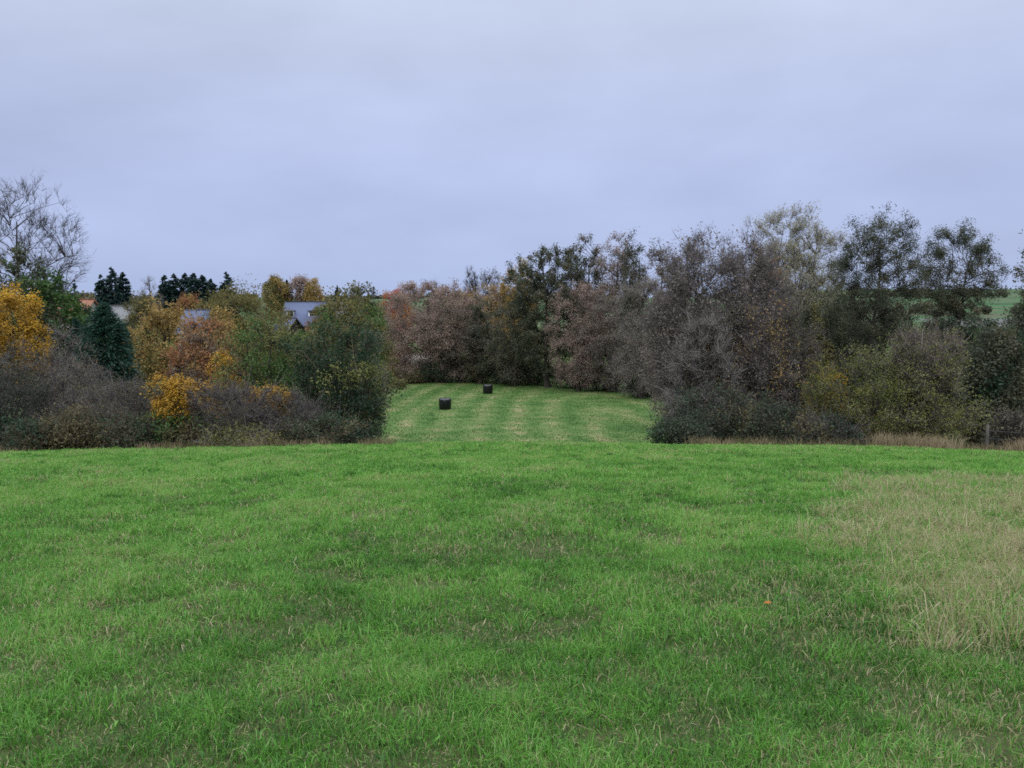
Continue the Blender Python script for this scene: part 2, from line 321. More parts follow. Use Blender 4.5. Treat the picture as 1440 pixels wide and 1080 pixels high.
for (y0, y1, dens, h0, w0) in ((1.9, 4.5, 6500, .062, .0046), (4.5, 8, 3600, .068, .0060), (8, 14, 1700, .075, .0092), (14, 24, 700, .085, .015), (24, 40, 330, .09, .024)):
    x, y = wedge(rng, y0, y1, dens)
    cl = fbm(x / .30, y / .30, 11, 3); big = fbm(x / 3.2, y / 4.5, 13); tuft = fbm(x / .14, y / .14, 17, 2); med = fbm(x / .8, y / 1.0, 19, 3)
    keep = rng.uniform(size=len(x)) < np.clip(-.45 + 2.6 * cl, .36, 1) * (1 - .93 * scuff(x, y)); x, y, cl, big, tuft, med = x[keep], y[keep], cl[keep], big[keep], tuft[keep], med[keep]
    dr = dryness(x, y); n = len(x)
    isdry = rng.uniform(size=n) < dr * .55 * np.clip((fbm(x / .75, y / .9, 61, 2) - .25) * 5, .08, 1) + .05 + .06 * np.clip((10 - y) / 4, 0, 1) + .20 * np.clip((med - .5) * 4, 0, 1)
    h = h0 * (.35 + 1.2 * cl * (.5 + med) + .45 * rng.uniform(size=n)) * (1 + .5 * np.clip(tuft - .6, 0, 1) * 4)
    h = np.where(isdry, h * (.75 + 1.1 * dr), h * (1 + .5 * dr))
    r = np.clip(.27 + (big - .5) * .34 + (med - .5) * .42 + (cl - .5) * .35 + rng.normal(size=n) * .13 + .10 * np.clip((y - 6) / 14, 0, 1) - .06 * np.clip((8 - y) / 4, 0, 1), .0, .62)  # blade colour lightens toward the brow, painting in the brightness of grazing, translucent light
    r = np.where(isdry, rng.uniform(.62, 1.0, n), r)
    blades(rng, x, y, h, w0 * rng.uniform(.55, 1.4, n), rng.uniform(.1, 1.3, n), r, g)
# short undergrowth that closes the sward between the tufts
for (y0, y1, dens, w0) in ((1.9, 4.5, 4200, .0045), (4.5, 8, 2200, .0062), (8, 14, 900, .010)):
    x, y = wedge(rng, y0, y1, dens); k = rng.uniform(size=len(x)) > .6 * scuff(x, y); x, y = x[k], y[k]; n = len(x); md = fbm(x / .25, y / .25, 23, 2)
    r = np.where(rng.uniform(size=n) < .22 + .4 * np.clip(md - .5, 0, 1), rng.uniform(.6, .95, n), np.clip(.2 + .4 * (md - .5) + rng.normal(size=n) * .13, 0, .6))
    blades(rng, x, y, rng.uniform(.012, .034, n), w0 * rng.uniform(.7, 1.5, n), rng.uniform(.5, 1.6, n), r, g)
# tall bleached tussocks on the drier side
nt_ = 8500; tx = rng.uniform(1, 14.5, nt_); ty = rng.uniform(4.4, 15.4, nt_); dd = dryness(tx, ty, True); hole = fbm(tx / .75, ty / .9, 61, 2)
k = (rng.uniform(size=nt_) < dd * np.clip((hole - .34) * 6, 0, 1)) & (tx < .75 * ty + 2)
tx, ty = tx[k], ty[k]; per = 26; aa = vnoise(tx / .9, ty / .9, 63) * 12
x = np.repeat(tx, per) + rng.normal(size=len(tx) * per) * .06; y = np.repeat(ty, per) + rng.normal(size=len(tx) * per) * .06; n = len(x)
hh = np.repeat(rng.uniform(.09, .33, len(tx)) * (.6 + .8 * vnoise(tx / .5, ty / .6, 67)), per) * rng.uniform(.4, 1.2, n)
blades(rng, x, y, hh, .0035 + .0006 * y * rng.uniform(.6, 1.2, n), rng.uniform(.1, 1.25, n), np.where(rng.uniform(size=n) < np.repeat(rng.uniform(.3, .95, len(tx)), per), rng.uniform(.64, 1.0, n), rng.uniform(.1, .6, n)), g)
# lush dark tussocks
tx, ty = wedge(rng, 2.5, 28, 2.3); per = 44
x = np.repeat(tx, per) + rng.normal(size=len(tx) * per) * .06; y = np.repeat(ty, per) + rng.normal(size=len(tx) * per) * .06; n = len(x)
blades(rng, x, y, np.repeat(rng.uniform(.05, .17, len(tx)), per) * rng.uniform(.6, 1.1, n), .004 + .0006 * y, rng.uniform(.2, 1.1, n), np.clip(np.repeat(rng.uniform(.10, .5, len(tx)), per) + rng.normal(size=n) * .09, 0, .6), g)
# flattened pale straws lying loose in the sward
x, y = wedge(rng, 2.0, 14, 60); n = len(x)
blades(rng, x, y, rng.uniform(.04, .12, n), .003 + .0005 * y, rng.uniform(.9, 1.6, n), rng.uniform(.62, 1, n), g)
# longer tufts along the brow and beside the hedges
tx = rng.uniform(-22, 23, 1700); ty = rng.uniform(24, 34, 1700); per = 16
x = np.repeat(tx, per) + rng.normal(size=len(tx) * per) * .10; y = np.repeat(ty, per) + rng.normal(size=len(tx) * per) * .10; n = len(x)
blades(rng, x, y, np.repeat(rng.uniform(.06, .19, len(tx)), per) * rng.uniform(.5, 1.2, n), np.full(n, .018), rng.uniform(.2, 1.2, n), np.clip(np.repeat(rng.uniform(.15, .75, len(tx)) ** 1.3, per) + rng.normal(size=n) * .1, 0, .9), g)
# broad-leaved weeds (plantain, dock, clover) among the blades
tx, ty = wedge(rng, 2.3, 16, 1.6); per = 9
x = np.repeat(tx, per) + rng.normal(size=len(tx) * per) * .045; y = np.repeat(ty, per) + rng.normal(size=len(tx) * per) * .045; n = len(x)
blades(rng, x, y, np.repeat(rng.uniform(.035, .085, len(tx)), per) * rng.uniform(.7, 1.2, n), .010 + .012 * rng.uniform(size=n), rng.uniform(.6, 1.4, n), np.repeat(rng.uniform(.02, .36, len(tx)), per) + rng.uniform(0, .08, n), g)
go = g.obj('grass', [GRASS]); tag(go, 'short bright green grass covering the near slope, bleached on one side', 'grass', kind='stuff')
# stubble of the mown meadow
MOWN = pal_mat('mown_blades', [(.03, .07, .016), (.052, .102, .026), (.09, .125, .042), (.17, .16, .08)], .3)
g = Geo(); n = 90000; y = np.sqrt(rng.uniform(52 ** 2, 124 ** 2, n)); x = rng.uniform(-.26, .32, n) * y
rr = np.hypot((x - cx), (y - cy) * .15); st = np.sin((rr + 2 * .5) * 2 * math.pi / 3.3)
blades(rng, x, y, rng.uniform(.05, .11, n), np.full(n, .05), rng.uniform(.2, .9, n), np.clip(.38 + .15 * st + rng.normal(size=n) * .10 + (fbm(x / 3, y / 9, 51) - .5) * .6, 0, 1), g)
go = g.obj('mown_grass', [MOWN]); tag(go, 'mown striped meadow grass in the hollow around the two bales', 'grass', kind='stuff')

# ------------------------------------------------------------------ plants
def env_sample(rng, E, n, lo=.0, hi=1., pw=.5, ex=2.6, wb=1.):
    E = np.array(E, float); vol = E[:, 3] * E[:, 4] * E[:, 5]; k = rng.choice(len(E), n, p=vol / vol.sum())
    d = rng.normal(size=(n, 3)); d /= (np.abs(d) ** ex).sum(1, keepdims=True) ** (1 / ex)
    rr = lo + (hi - lo) * rng.uniform(size=(n, 1)) ** pw
    wob = 1 + wb * .16 * np.sin(d[:, :1] * 4 + k[:, None] * 2 + E[0, 5]) * np.cos(d[:, 2:] * 5 + k[:, None]) + wb * .10 * np.sin(d[:, 1:2] * 7 + d[:, 2:] * 6 + E[0, 3] * 3)
    return E[k, :3] + d * rr * wob * E[k, 3:]
def bez(A, Cc, B, m):
    t = np.linspace(0, 1, m)[None, :, None]; return (1 - t) ** 2 * A[:, None] + 2 * t * (1 - t) * Cc[:, None] + t ** 2 * B[:, None]
def nearest(P, Q, penalty=None):
    out = np.empty(len(P), int)
    for i in range(0, len(P), 512):
        d = ((P[i:i + 512, None] - Q[None]) ** 2).sum(-1)
        if penalty is not None: d = d + penalty(P[i:i + 512, None], Q[None])
        out[i:i + 512] = d.argmin(1)
    return out
SEED = [100]
def plant(kind, label, cat, px, top, wpx, Y, leaf, twig='grey', leaves=3000, lsize=.12, twigs=2500, tlen=.6, tw=.014, bottom=None, crown0=.25, stem='single', clump=0., up=.35, out=.6,
          K=(12, 60, 200), group=None, trunk_r=None, E=None, bark=None, pw=.45, dep=.8, base_y=None, palgrad=None, drop=0., flat=0., leaf2=None, frac2=0., sel2=None, lean=0., boost=1.):
    """A woody plant whose crown fills an envelope wpx wide (photo pixels) from its top down to the ground Y metres ahead."""
    SEED[0] += 1; rng = np.random.default_rng(SEED[0])
    fx = dict(ex=2.5, wb=1.) if stem == 'single' else dict(ex=2.2, wb=1.6)
    if stem == 'single' and Y > 58 and leaves > 1000: leaves *= 1.7; lsize *= .76
    if stem == 'single': leaves *= 2.3 * boost; lsize *= 1.12; twigs *= 1.5; clump *= .8; K = (K[0], int(K[1] * 1.25), int(K[2] * 1.5))
    else: leaves *= 1.35 * boost; twigs *= 1.15
    P = at(px, top, Y); s = Y / (FPX * math.cos(PITCH)); gx = P[0]; base = float(gz(gx, Y)); H = P[2] - base; Wm = wpx * s
    z0 = H * crown0
    if bottom is not None: z0 = max(.05 * H, at(px, bottom, Y)[2] - base)
    if E is None:
        E = [(lean * H, 0, (z0 + H) / 2, Wm / 2, Wm / 2 * dep, (H - z0) / 2)]
        for k in range(3):
            a = rng.uniform(0, 6.28); f = rng.uniform(.45, .62)
            E.append((math.cos(a) * Wm * .22 + lean * H, math.sin(a) * Wm * .2, z0 + (H - z0) * rng.uniform(.3, .62), Wm / 2 * f, Wm / 2 * f, (H - z0) / 2 * f))
    else: E = [(e[0] * Wm, e[1] * Wm, e[2] * H, e[3] * Wm, e[4] * Wm, e[5] * H) for e in E]
    o = empty(kind, (gx, Y, base), label, cat, group)
    gt = Geo(); gc = Geo(); shrub_ = stem != 'single' and leaf != 'palewillow'
    tr = trunk_r or .018 * H + .02; ctr = np.array([E[0][0], E[0][1], E[0][2]])
    if stem == 'single':
        m = 9; tt = np.linspace(0, 1, m); topz = H * .86
        T = np.stack([ctr[0] * tt + np.cumsum(rng.normal(size=m)) * .008 * H * (tt > 0), ctr[1] * tt + np.cumsum(rng.normal(size=m)) * .008 * H * (tt > 0), -.25 + tt * (topz + .25)], 1)
        rad = tr * (1 - .86 * tt) ; rad[0] *= 1.5
        gt.tubes(T[None], rad[None], 8)
    t1 = env_sample(rng, E, K[0], .45, .9, .7, **fx)
    if stem == 'single':
        hz = np.clip(t1[:, 2] - np.hypot(t1[:, 0] - ctr[0], t1[:, 1] - ctr[1]) * rng.uniform(.3, .95, K[0]), z0 * .75, H * .8)
        A = np.stack([np.interp(hz, T[:, 2], T[:, 0]), np.interp(hz, T[:, 2], T[:, 1]), hz], 1); r0 = np.interp(hz, T[:, 2], rad) * .62
    else:
        A = np.stack([rng.normal(size=K[0]) * Wm * .07, rng.normal(size=K[0]) * Wm * .07, np.full(K[0], -.1)], 1); r0 = tr * rng.uniform(.4, .8, K[0])
    Cc = A + (t1 - A) * np.array([.55, .55, .45]) + np.array([0, 0, 1]) * np.linalg.norm(t1 - A, axis=1, keepdims=True) * (.12 if stem == 'single' else .22) + rng.normal(size=A.shape) * .05 * Wm
    L1 = bez(A, Cc, t1, 7); L1[:, 1:-1] += rng.normal(size=L1[:, 1:-1].shape) * .012 * Wm
    gt.tubes(L1, np.linspace(1, .3, 7)[None] * r0[:, None], 5)
    t2 = env_sample(rng, E, K[1], .5, 1., pw, **fx); Q = L1[:, 2:].reshape(-1, 3); qi = nearest(t2, Q, lambda p, q_: 2.0 * np.clip(q_[..., 2] - p[..., 2] + .1 * H, 0, None) ** 2)
    A2 = Q[qi]; ln2 = np.linalg.norm(t2 - A2, axis=1, keepdims=True)
    L2 = bez(A2, (A2 + t2) / 2 + np.array([0, 0, 1.]) * ln2 * .13 + rng.normal(size=A2.shape) * .1 * ln2, t2, 5); r2 = (r0[qi // 5] * .36).clip(max(.015, .00045 * Y), None)
    gt.tubes(L2, np.linspace(1, .4, 5)[None] * r2[:, None], 4)
    t3 = env_sample(rng, E, K[2], .55, 1.02, pw, **fx); Q = L2[:, 1:].reshape(-1, 3); qi = nearest(t3, Q); A3 = Q[qi]; ln3 = np.linalg.norm(t3 - A3, axis=1, keepdims=True)
    L3 = bez(A3, (A3 + t3) / 2 + rng.normal(size=A3.shape) * .14 * ln3 + np.array([0, 0, .08]) * ln3, t3, 4); r3 = (r2[qi // 4] * .5).clip(max(.008, .00024 * Y), .04)
    gt.tubes(L3, np.linspace(1, .45, 4)[None] * r3[:, None], 3)
    def twig_dirs(S, n):
        d = (S - ctr) / np.array([Wm / 2, Wm / 2, (H - z0) / 2]); d /= np.linalg.norm(d, axis=1, keepdims=True) + 1e-6
        d = d * out + rng.normal(size=(n, 3)) * .55 + np.array([0, 0, 1.]) * (up - drop); return d / (np.linalg.norm(d, axis=1, keepdims=True) + 1e-9)
    Q3 = np.concatenate([L3[:, 1:].reshape(-1, 3), L2[:, 3:].reshape(-1, 3)])
    n = int(twigs)
    S = Q3[rng.integers(0, len(Q3), n)]; d = twig_dirs(S, n); ln = tlen * rng.uniform(.4, 1.1, n); B = S + d * ln[:, None]
    if shrub_ and n:   # hollows between the masses of twigs, and long whips standing out of them
        k = noise3(B, 2.4, SEED[0] + 41) + rng.normal(size=n) * .12 > .36; S, B, d = S[k], B[k], d[k]; n = len(S)
        nw_ = int(n * .05); ii = rng.integers(0, n, nw_); dw = d[ii] * .8 + rng.normal(size=(nw_, 3)) * .25 + np.array([0, 0, .35]); gc.ribbons(S[ii], S[ii] + dw * (tlen * rng.uniform(1.2, 2.6, (nw_, 1))), tw * 1.5, rng, .1, 0, rng.uniform(.3, 1, nw_))
    if n: gc.ribbons(S, B, tw * rng.uniform(.6, 1.2, n), rng, .1, 0, np.clip(noise3(S, 1.1, SEED[0]) * .7 + rng.uniform(-.1, .4, n), 0, 1))
    if n:   # finer spurs on the twigs
        n2 = int(n * 1.2); ii = rng.integers(0, n, n2); S2 = S[ii] + (B - S)[ii] * rng.uniform(.2, .9, (n2, 1)); d2 = d[ii] * .6 + rng.normal(size=(n2, 3)) * .6; d2[:, 2] += .15 - drop * .6
        B2 = S2 + d2 * (tlen * .42 * rng.uniform(.4, 1.1, (n2, 1))); gc.ribbons(S2, B2, tw * .6, rng, .1, 0, np.clip(noise3(S2, 1.1, SEED[0]) * .7 + rng.uniform(-.1, .4, n2), 0, 1))
    if leaves:
        n = int(leaves); S = Q3[rng.integers(0, len(Q3), n)]; d = twig_dirs(S, n)
        Pp = S + d * (tlen * rng.uniform(.1, 1.1, (n, 1))) + rng.normal(size=(n, 3)) * .06
        if clump: k = noise3(Pp, 2.6 / max(.5, Wm * .12), SEED[0] + 7) + rng.normal(size=n) * .1 > clump; Pp = Pp[k]; n = len(Pp)
        if sel2 is not None:
            e2 = np.array([(Pp[:, 0] / Wm), (Pp[:, 2] / H)]).T; w2 = np.exp(-(((e2[:, 0] - sel2[0]) / sel2[2]) ** 2 + ((e2[:, 1] - sel2[1]) / sel2[3]) ** 2)) * frac2 * 1.3
        else: w2 = np.clip((noise3(Pp, 1.6, SEED[0] + 19) - (1 - frac2)) * 6 + rng.normal(size=n) * .15, 0, 1)
        is2 = (rng.uniform(size=n) < w2) if leaf2 else np.zeros(n, bool)
        rv = np.clip(noise3(Pp, 1.5, SEED[0] + 3) * .8 - .15 + rng.uniform(0, .5, n), 0, 1)
        sz = lsize * rng.uniform(.6, 1.4, n)
        for msk, mi in ((~is2, 1), (is2, 2)):
            if msk.any(): gc.leaves(Pp[msk], sz[msk], rng, .55, mi, rv[msk], flat=flat)
    bk = bark or BARK
    shrub = stem != 'single'
    gt.obj('stems' if shrub else 'trunk', [bk], o, True)
    gc.obj('foliage' if shrub else 'crown', [TWIG[twig], LEAF[leaf], LEAF[leaf2 or leaf]], o)
    return o
def conifer(label, px, top, wpx, Y, pal='spruce', group=None, kind='spruce_tree', n=3600, cat='conifer', blunt=.0, ls=.45, low=.06, shape=.85):
    n = int(n * 2.2); ls *= 1.15; wpx *= 1.12 if kind == 'yew_tree' else 1.35; SEED[0] += 1; rng = np.random.default_rng(SEED[0])
    P = at(px, top, Y); s = Y / (FPX * math.cos(PITCH)); gx = P[0]; base = float(gz(gx, Y)); H = P[2] - base; Rr = wpx * s / 2
    o = empty(kind, (gx, Y, base), label, cat, group); gt = Geo(); gc = Geo()
    gt.tubes(np.array([[(0, 0, -.3), (0, 0, H * .5), (0, 0, H * .97)]]), np.array([[.02 * H + .05, .012 * H, .02]]), 7)
    nb = int((130 + H * 9) * (3 if kind == 'yew_tree' else 1)); h = rng.uniform(low, .985, nb) ; rad = Rr * np.clip((1 - h) ** shape + blunt * (1 - h ** 6) * .5, .03, 1.1) * rng.uniform(.72, 1.1, nb) * (1 + (.05 if kind == 'yew_tree' else .12) * np.sin(h * 23 + 1))
    a = rng.uniform(0, 6.283, nb); A = np.stack([0 * h, 0 * h, h * H], 1); D = np.stack([np.cos(a) * rad, np.sin(a) * rad, rad * (-.28 + .55 * h)], 1)
    L1 = bez(A, A + D * .5 + np.array([0, 0, .12]) * rad[:, None], A + D, 4); gt.tubes(L1, np.linspace(1, .3, 4)[None] * (.012 + .02 * rad[:, None] * .5), 3)
    ii = rng.integers(0, nb, n); tt = rng.uniform(.15, 1.08, n) ** .7
    Pp = A[ii] + D[ii] * tt[:, None] + np.array([0, 0, .3]) * (rad[ii] * tt * (1 - tt))[:, None] + rng.normal(size=(n, 3)) * (.06 + .10 * rad[ii])[:, None] * .7
    ax = D[ii] / (rad[ii][:, None] + 1e-6) + np.array([0, 0, -.35])
    gc.leaves(Pp, ls * rng.uniform(.6, 1.3, n) * np.clip(rad[ii] / Rr + .35, .4, 1), rng, .33, 0, np.clip(rng.uniform(0, .8, n) + .25 * (noise3(Pp, 2., SEED[0]) - .5), 0, 1), axis=ax)
    gt.obj('trunk', [BARK], o, True); gc.obj('crown', [LEAF[pal]], o); return o

# ---- hedge and trees on the west side of the opening, nearest first
GL = 'low thorn shrubs along the near hedge'
def shrub(label, px, top, wpx, Y, leaf, twig='purple', kind='thorn_shrub', cat='shrub', **k):
    d = dict(stem='multi', crown0=.02, leaves=3500, lsize=.07, twigs=6500, tlen=.45, tw=.012, K=(22, 110, 420), up=.3)
    d.update(k); return plant(kind, label, cat, px, top, wpx, Y, leaf, twig, **d)
shrub('dark tangled thorn shrub filling the hedge end below the golden maple', 0, 520, 130, 33, 'darkgreen', 'dark', leaves=3500, group=GL)
shrub('grey-green twiggy thicket in front of the golden maple', 55, 484, 170, 38, 'greyleaf', 'purple', leaves=5000, kind='thorn_thicket')
shrub('purple-grey bare thorn shrub below the dark yew', 110, 530, 150, 34, 'brownolive', 'purple', leaves=3500, twigs=9000, group=GL)
shrub('purple-grey bare shrub between the yew and the small yellow maple', 195, 545, 130, 33, 'brownolive', 'purple', leaves=3000, twigs=8000, group=GL)
shrub('low olive bramble at the foot of the purple thorn shrub', 108, 582, 84, 31.4, 'brownolive', 'brown', kind='bramble_bush', leaves=3600, lsize=.11, twigs=2500, leaf2='bramble', frac2=.5)
shrub('low tangle of dark bramble below the gap between the two purple shrubs', 182, 592, 70, 31.0, 'bramble', 'brown', kind='bramble_bush', leaves=3200, lsize=.11, twigs=2200, leaf2='brownolive', frac2=.4)
shrub('olive bramble at the foot of the grey-green thicket', 48, 600, 66, 30.8, 'bramble', 'brown', kind='bramble_bush', leaves=2800, lsize=.11, twigs=2200, leaf2='brownolive', frac2=.4)
shrub('dark bramble at the picture edge under the dark thorn shrub', -8, 592, 70, 31.2, 'darkgreen', 'dark', kind='bramble_bush', leaves=3000, lsize=.11, twigs=2500, leaf2='brownolive', frac2=.4)
shrub('low green bramble under the small yellow maple', 250, 586, 110, 32, 'green', 'brown', kind='bramble_bush', leaves=5500, lsize=.115, twigs=2500, leaf2='brownolive', frac2=.45)
shrub('dark purple leafless shrub beside the small yellow maple', 325, 548, 120, 32.5, 'brownolive', 'purple', leaves=700, twigs=11000, group=GL)
shrub('dark purple leafless shrub at the foot of the big dark green tree', 405, 560, 120, 32.8, 'brownolive', 'purple', leaves=900, twigs=10000, group=GL)
shrub('pale olive bramble mound on the grass edge by the dark purple shrubs', 345, 606, 110, 31.2, 'olive', 'grey', kind='bramble_bush', leaves=3800, lsize=.115, twigs=3000)
shrub('green bramble on the grass edge in front of the big dark green tree', 455, 592, 110, 32, 'bramble', 'brown', kind='bramble_bush', leaves=5000, lsize=.115, twigs=3000, leaf2='brownolive', frac2=.4)
shrub('dark bare thicket under the golden maple behind the dark thorn shrub', -20, 490, 130, 40, 'darkgreen', 'dark', kind='thorn_thicket', leaves=5000, lsize=.1, twigs=5000)
plant('maple_tree', 'golden yellow maple at the edge of the picture', 'tree', -12, 408, 120, 43, 'yellow', 'brown', leaves=19000, lsize=.125, twigs=2200, crown0=.35, leaf2='olive', frac2=.3, clump=.36, flat=.5, K=(16, 80, 260))
plant('maple_tree', 'small bright yellow maple standing over the low hedge brambles', 'tree', 243, 530, 64, 32.2, 'yellow', 'brown', leaves=4200, lsize=.09, twigs=500, tlen=.25, crown0=.25, leaf2='olive', frac2=.3, clump=.40, flat=.5, K=(10, 40, 120))
plant('maple_sapling', 'slim amber sapling glowing between the brown-pink tree and the olive tree', 'tree', 312, 495, 42, 42, 'yellow', 'brown', leaves=3000, lsize=.10, twigs=150, tlen=.3, crown0=.25, clump=.45, flat=.5, K=(8, 30, 90))
plant('maple_sapling', 'low sprawling yellow-leaved sapling above the dark purple shrubs', 'tree', 378, 546, 62, 33.2, 'yellow', 'brown', leaves=2600, lsize=.08, twigs=300, tlen=.3, crown0=.45, clump=.5, flat=.6, K=(8, 30, 90))
conifer('dark blue-green yew cone behind the thorn shrubs', 145, 424, 96, 46, 'yew', kind='yew_tree', n=13000, blunt=.45, ls=.24, low=.02, shape=.75)
conifer('small dark yew tucked beside the big yew cone', 106, 446, 54, 50, 'yew', kind='yew_tree', n=3500, blunt=.6, ls=.34, low=.02)
shrub('grey-brown bare bush between the golden maple and the yews', 82, 452, 70, 47, 'rust', 'grey', kind='bare_bush', leaves=600, twigs=5000, tlen=.6, tw=.016)
shrub('tall rusty-leaved bush below the yew and above the thorn shrubs', 100, 500, 70, 41, 'rust', 'grey', kind='bare_bush', leaves=1200, twigs=3500)
plant('field_maple', 'amber and olive leafy tree between the yew and the brown-pink tree', 'tree', 232, 432, 105, 56, 'amber', 'brown', leaves=7500, lsize=.17, twigs=1800, crown0=.06, leaf2='olive', frac2=.45, K=(14, 70, 240))
plant('field_maple', 'brown-pink half bare tree with an amber tint behind the yellow sapling', 'tree', 284, 452, 100, 50, 'rust', 'brown', leaves=4500, lsize=.14, twigs=4500, tw=.016, crown0=.05, leaf2='hawthorn', frac2=.45, K=(14, 70, 240))
plant('field_maple', 'narrow amber-leaved tree rising beside the olive-green tree', 'tree', 314, 440, 52, 53, 'amber', 'brown', leaves=3200, lsize=.16, twigs=700, crown0=.1, leaf2='yellow', frac2=.4)
plant('willow_tree', 'rounded olive-yellow willow standing before the conifer row', 'tree', 342, 405, 118, 85, 'olivewillow', 'brown', leaves=8500, lsize=.24, twigs=2200, tlen=.9, tw=.025, crown0=.1, drop=.5, K=(14, 80, 280))
plant('hazel_tree', 'olive-green leafy tree with yellowing tips beside the big dark tree', 'tree', 365, 450, 125, 41, 'green', 'brown', leaves=11000, lsize=.13, twigs=2200, crown0=.03, stem='multi', leaf2='olivegreen', frac2=.6, K=(22, 110, 380))
plant('elder_tree', 'big dark green leafy tree at the end of the near hedge', 'tree', 474, 458, 124, 36.5, 'darkgreen', 'brown', leaves=15000, lsize=.12, twigs=2500, crown0=.02, stem='multi', leaf2='olivegreen', frac2=.42, K=(24, 130, 460), pw=.4)
plant('willow_tree', 'olive willow looming behind the big dark green tree', 'tree', 487, 412, 118, 52, 'olive', 'brown', leaves=11000, lsize=.15, twigs=3000, crown0=.05, leaf2='green', frac2=.35, K=(14, 80, 280))
plant('willow_tree', 'grey-green willow edge leaning over the mown meadow', 'tree', 518, 470, 40, 44, 'greyleaf', 'grey', leaves=3000, lsize=.11, twigs=1800, crown0=.05, leaf2='green', frac2=.5)
plant('cypress_tree', 'dark olive cypress-like tree peeking over the olive willow', 'tree', 514, 404, 42, 92, 'alder', 'dark', leaves=3800, lsize=.26, twigs=500, crown0=.05)
plant('ash_tree', 'tall bare ash with spreading thin branches against the sky', 'tree', 28, 260, 142, 62, 'alder', 'dark', leaves=0, lsize=.2, twigs=3200, tlen=1.1, tw=.022, crown0=.42, up=.6, out=.9, K=(16, 90, 300), trunk_r=.26, bark=BARK)
plant('pine_tree', 'olive-green tree wrapped round the foot of the bare ash', 'tree', 28, 352, 92, 56, 'alder', 'dark', leaves=5200, lsize=.22, twigs=600, crown0=.3, clump=.4, leaf2='green', frac2=.35)
plant('pine_tree', 'mossy green tree between the golden maple and the small dark conifers', 'tree', 62, 392, 90, 54, 'green', 'dark', leaves=6500, lsize=.2, twigs=600, crown0=.2, clump=.35, leaf2='alder', frac2=.5)
GC = 'dark conifers among the houses'
conifer('small dark conifer behind the mossy green tree, nearest the bare ash', 84, 384, 26, 84, n=1500)
conifer('small dark conifer just before the orange tiled roof', 104, 392, 38, 86, n=2000)
for px, top, w, lab in ((141, 385, 34, 'lower spruce on the ash-tree side of the three behind the grey barn roof'), (156, 374, 44, 'tallest spruce of the three behind the grey barn roof'), (172, 381, 38, 'spruce of the three over the grey barn roof, nearest the conifer row')):
    conifer(lab, px, top, w, 152 + (px % 7), n=2600, ls=.8, blunt=.15, low=.1)
for i, (px, top, w) in enumerate(((231, 386, 22), (244, 384, 24), (260, 383, 24), (272, 382, 22), (284, 385, 22), (296, 391, 20))):
    conifer('dark blunt conifer in the tight row above the amber tree', px, top, w, 172 + 2 * (i % 3), n=1900, ls=.8, blunt=.7, group='conifers in the tight row above the amber tree')
conifer('dark broad conifer standing apart, just over the olive-yellow willow', 318, 381, 40, 160, n=2400, ls=.8, blunt=.3)
conifer('tiny dark conifer right above the slate-roofed house gable', 474, 401, 15, 205, n=900, ls=.8)
conifer('thin dark conifer spire standing between the golden and the pinkish birch', 403, 393, 12, 222, n=900, ls=.8, blunt=.5)
plant('birch_tree', 'golden-brown round birch behind the slate roof', 'tree', 388, 391, 30, 220, 'amber', 'brown', leaves=2800, lsize=.5, twigs=400, tlen=1.2, tw=.05, crown0=.1, leaf2='olive', frac2=.6)
plant('birch_tree', 'pinkish pale birch behind the slate roof ridge', 'tree', 420, 388, 28, 222, 'pinkgrey', 'pink', leaves=1300, lsize=.5, twigs=700, tlen=1.2, tw=.05, crown0=.1, leaf2='amber', frac2=.2)
plant('birch_tree', 'slim golden birch at the end of the slate roof ridge', 'tree', 440, 394, 20, 220, 'amber', 'brown', leaves=1500, lsize=.45, twigs=200, tlen=1.2, tw=.05, crown0=.1)
plant('bare_tree', 'thin bare twiggy tree between the spruces and the conifer row', 'tree', 210, 394, 30, 150, 'brownolive', 'grey', leaves=200, twigs=900, tlen=1.2, tw=.04, crown0=.2)
for px, top, w, Y, pal, p2, lab in ((200, 418, 46, 128, 'olive', 'brownolive', 'dull olive garden tree beside the grey barn roof'), (268, 415, 40, 140, 'rust', 'amber', 'rust-tinted garden tree below the conifer row'), (300, 420, 50, 125, 'olive', 'amber', 'olive-amber garden tree between conifer row and willow'),
                           (128, 432, 40, 118, 'darkgreen', 'green', 'dark garden tree under the three spruces'), (455, 432, 40, 150, 'olive', 'rust', 'dull olive garden tree before the slate-roofed house gable'), (530, 428, 36, 140, 'olive', 'green', 'olive garden tree beside the flame-red tree'),
                           (425, 470, 50, 110, 'green', 'olive', 'green garden tree below the slate-roofed house'), (180, 462, 44, 105, 'olive', 'amber', 'pale olive tree below the grey barn roof')):
    plant('garden_tree', lab, 'tree', px, top, w, Y, pal, 'brown', leaves=3600, lsize=.3, twigs=900, tlen=.9, tw=.03, crown0=.08, leaf2=p2, frac2=.5)

